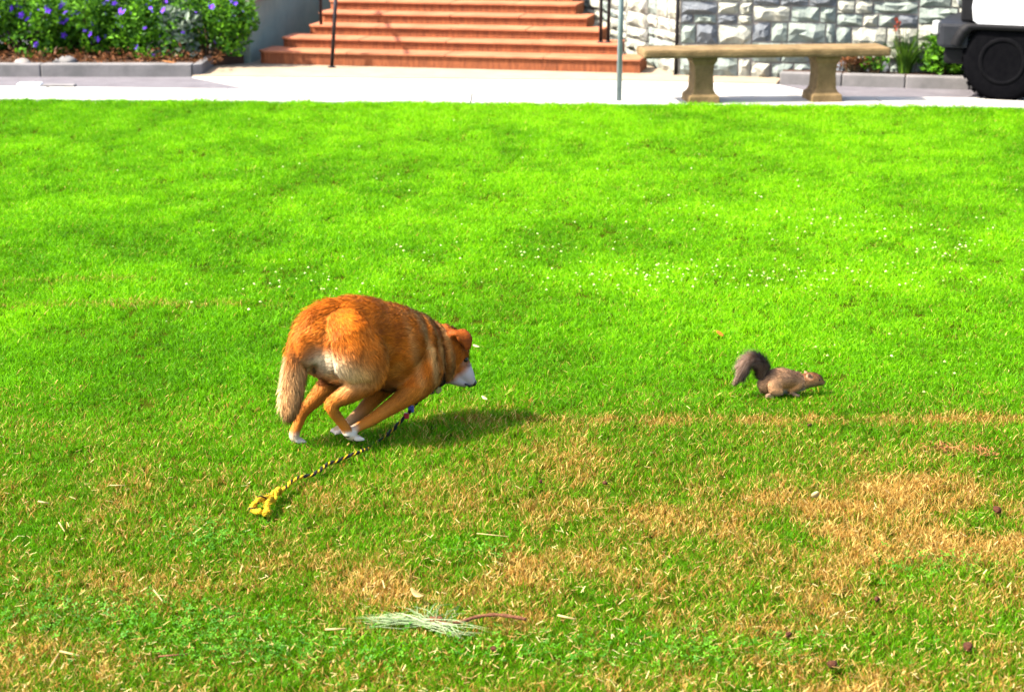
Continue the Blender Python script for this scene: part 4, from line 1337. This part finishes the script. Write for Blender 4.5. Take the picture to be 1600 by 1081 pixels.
for a, r, lab in (((92, 816, 101, 830), .0032, 'pale straw stem lying slanted near the left edge of the lawn'), ((240, 921, 254, 939), .0034, 'pale straw stem slanted on the dry patch at lower left'),
                  ((509, 983, 541, 982), .0048, 'short flat straw piece lying left of the pine sprig'), ((872, 961, 899, 967), .0045, 'pale straw piece right of the pine twig'),
                  ((77, 1044, 92, 1020), .0035, 'pale stem lying slanted in the bottom left corner'), ((94, 1017, 124, 1024), .0042, 'bent straw lying beside the slanted stem at bottom left'),
                  ((248, 1025, 296, 1021), .0035, 'reddish stem lying level at the bottom left of the lawn'), ((60, 783, 76, 786), .0042, 'short white straw piece at the left edge of the lawn'),
                  ((172, 758, 196, 758), .0028, 'thin level straw in the grass left of the leash loop'), ((745, 833, 795, 838), .0022, 'thin straw lying level in the grass below the middle')):
    stem_obj('straw' if 'reddish' not in lab else 'dry_stem', seg_(*a, z=.024, bow=.006), r * .8, M['straw'] if 'reddish' not in lab else M['bark'], lab, 'straw')

# pine sprig: a twig with bundles of pale needles
tw = spot(672, 969, GZ)
sprig = empty('pine_sprig', tw, 0, 'broken pine sprig with pale needles and a brown twig on the dry grass', 'pine sprig')
K = [spot(668, 970, .034), spot(690, 973, .032), spot(720, 971, .034), spot(742, 964, .040), spot(772, 960, .042), spot(800, 963, .040), spot(822, 967, .034)]
Kc = [Vector(x) - tw for x in catmull([tuple(q) for q in K], 5)]
MB().tube(Kc, [.0052 + .0022 * math.sin(i * 1.7) * .4 for i in range(len(Kc))], 7).build('twig', M['bark'], sprig, True)
for q in range(5):
    c = Vector(spot(674 + q * 3, 966 + (q % 2) * 4, .034)) - tw
    ball('bud', c, .009, M['bark'], sprig, (1.3, .8, .8))
rng = np.random.default_rng(77)
for (x0, y0, x1, y1, n_, sp, hz) in ((672, 972, 596, 963, 34, .020, .032), (668, 974, 584, 972, 30, .022, .026), (640, 969, 575, 968, 16, .014, .024), (675, 975, 728, 995, 26, .010, .026), (680, 974, 762, 987, 12, .007, .028), (672, 966, 645, 948, 12, .018, .05), (682, 966, 686, 940, 8, .020, .07), (690, 966, 710, 948, 8, .018, .05)):
    a, b = spot(x0, y0, .036), spot(x1, y1, hz)
    V, Fc, rnd = [], [], []
    for i in range(int(n_ * .7)):
        s0 = np.array(a - tw) + rng.normal(size=3) * np.array([.018, .008, .004])
        e0 = np.array(b - tw) + rng.normal(size=3) * np.array([sp * 1.5, sp * 1.2, .008]); e0[2] = max(e0[2], -.005)
        m0 = (s0 + e0) / 2 + rng.normal(size=3) * .008 + np.array([0, 0, .003])
        d = e0 - s0; sd = np.cross(d, (0, 0, 1.)); sd /= np.linalg.norm(sd) + 1e-9; w_ = .0011
        k = len(V); r_ = rng.uniform(-.2, .4)
        up_ = np.array([0, 0, w_])
        V += [s0 - sd * w_, s0 + sd * w_, s0 + up_, m0 - sd * w_, m0 + sd * w_, m0 + up_, e0]
        Fc += [(k, k + 3, k + 5, k + 2), (k + 1, k + 2, k + 5, k + 4), (k, k + 1, k + 4, k + 3), (k + 3, k + 6, k + 5), (k + 4, k + 5, k + 6), (k + 3, k + 4, k + 6)]
        rnd += [r_] * 7
    link('needle_bundle', leaf_mesh('needle_bundle', V, Fc, rnd), M['needle'], sprig)


# clover heads and small litter, too small to pick apart
def scatter(name, label, cat, items, mt, seed):
    rng = np.random.default_rng(seed); mb = MB(); rnd = []
    for (x, y, z_, r) in items:
        c = np.array([x, y, z_]); k = 6
        vs = [c + (0, 0, r * .9)] + [c + np.array([math.cos(t) * r, math.sin(t) * r, r * .25 * rng.uniform(-1, 1)]) for t in np.arange(k) * 2 * math.pi / k + rng.uniform(0, 1)] + [c - (0, 0, r * .7)]
        mb.add(vs, [(0, 1 + q, 1 + (q + 1) % k) for q in range(k)] + [(k + 1, 1 + (q + 1) % k, 1 + q) for q in range(k)])
        rnd += [rng.uniform(-.1, .4)] * (k + 2)
    o = link(name, leaf_mesh(name, mb.v, mb.f, rnd), mt)
    return tag(o, label, cat, kind='stuff')


M['clover'] = leafmat('clover_head', (.74, .84, .36), (.45, .66, .16), .3)
rng = np.random.default_rng(15)
it = []
for (cx, cy, rx, ry, n_) in ((1300, 355, 260, 22, 60), (1200, 440, 330, 26, 120), (1000, 440, 110, 20, 45), (760, 400, 200, 30, 40), (480, 450, 130, 30, 35), (1500, 395, 70, 14, 30), (900, 330, 500, 60, 50), (350, 300, 250, 90, 16), (1200, 300, 350, 60, 24), (1400, 560, 200, 60, 14), (520, 520, 500, 60, 12), (700, 240, 600, 60, 20)):
    for _ in range(n_):
        q = spot(cx + rng.normal() * rx * .6, cy + rng.normal() * ry * .6)
        if q.y < edge(q.x) - .2: it.append((q.x, q.y, rng.uniform(.022, .036), rng.uniform(.003, .0085)))
scatter('clover_flowers', 'tiny white clover heads dotted over the green grass', 'clover', it, M['clover'], 3)
M['clover_leaf'] = leafmat('clover_leaf', (.17, .44, .02), (.06, .24, .01), .35)
rng = np.random.default_rng(16)
V, Fc, rnd = [], [], []
for (cx, cy, rx, ry, n_) in ((330, 1000, 90, 30, 420), (330, 850, 35, 16, 150), (120, 960, 90, 25, 200), (700, 1020, 150, 22, 260), (1460, 890, 60, 14, 140), (60, 980, 40, 40, 120), (1180, 1020, 120, 20, 150), (740, 870, 40, 12, 60), (1000, 1030, 120, 15, 120), (420, 1030, 100, 20, 200)):
    for _ in range(n_):
        q = spot(cx + rng.normal() * rx, cy + rng.normal() * ry)
        c = np.array([q.x, q.y, rng.uniform(.022, .04)]); a0 = rng.uniform(0, 6); r_ = rng.uniform(-.25, .4); s_ = rng.uniform(.005, .011)
        tl = rng.normal(size=2) * .35
        for j in range(3):
            a = a0 + j * 2.09; k = len(V)
            for (rr, da) in ((0, 0), (.8, .42), (1.1, 0), (.8, -.42)):
                dx, dy = math.cos(a + da) * rr * s_, math.sin(a + da) * rr * s_
                V.append(c + np.array([dx, dy, dx * tl[0] + dy * tl[1] + rr * s_ * .15])); rnd.append(r_)
            Fc += [(k, k + 1, k + 2), (k, k + 2, k + 3)]
o = link('clover_leaves', leaf_mesh('clover_leaves', V, Fc, rnd), M['clover_leaf'])
tag(o, 'bright green clover leaves mixed into the near grass', 'clover', kind='stuff')
# loose straw and thatch
rng = np.random.default_rng(19)
V, Fc, rnd = [], [], []
for _ in range(1900):
    px, py = rng.uniform(-60, 1660), 1110 - abs(rng.normal()) * 230
    if py < 430: continue
    q = spot(px, py); c = np.array([q.x, q.y, rng.uniform(.012, .034)])
    a = rng.uniform(0, 6.3); l = rng.uniform(.010, .028); w_ = rng.uniform(.0007, .0016)
    d = np.array([math.cos(a), math.sin(a), rng.normal() * .3]) * l; sd = np.array([-math.sin(a), math.cos(a), 0]) * w_
    k = len(V); r_ = rng.uniform(-.2, .4)
    V += [c - sd, c + sd, c + d + sd, c + d - sd]; Fc.append((k, k + 1, k + 2, k + 3)); rnd += [r_] * 4
M['thatch'] = leafmat('thatch', (.82, .66, .30), (.55, .32, .09), .2, scale=3)
tag(link('loose_straw', leaf_mesh('loose_straw', V, Fc, rnd), M['thatch']), 'loose bits of dry straw lying in the near grass', 'straw', kind='stuff')
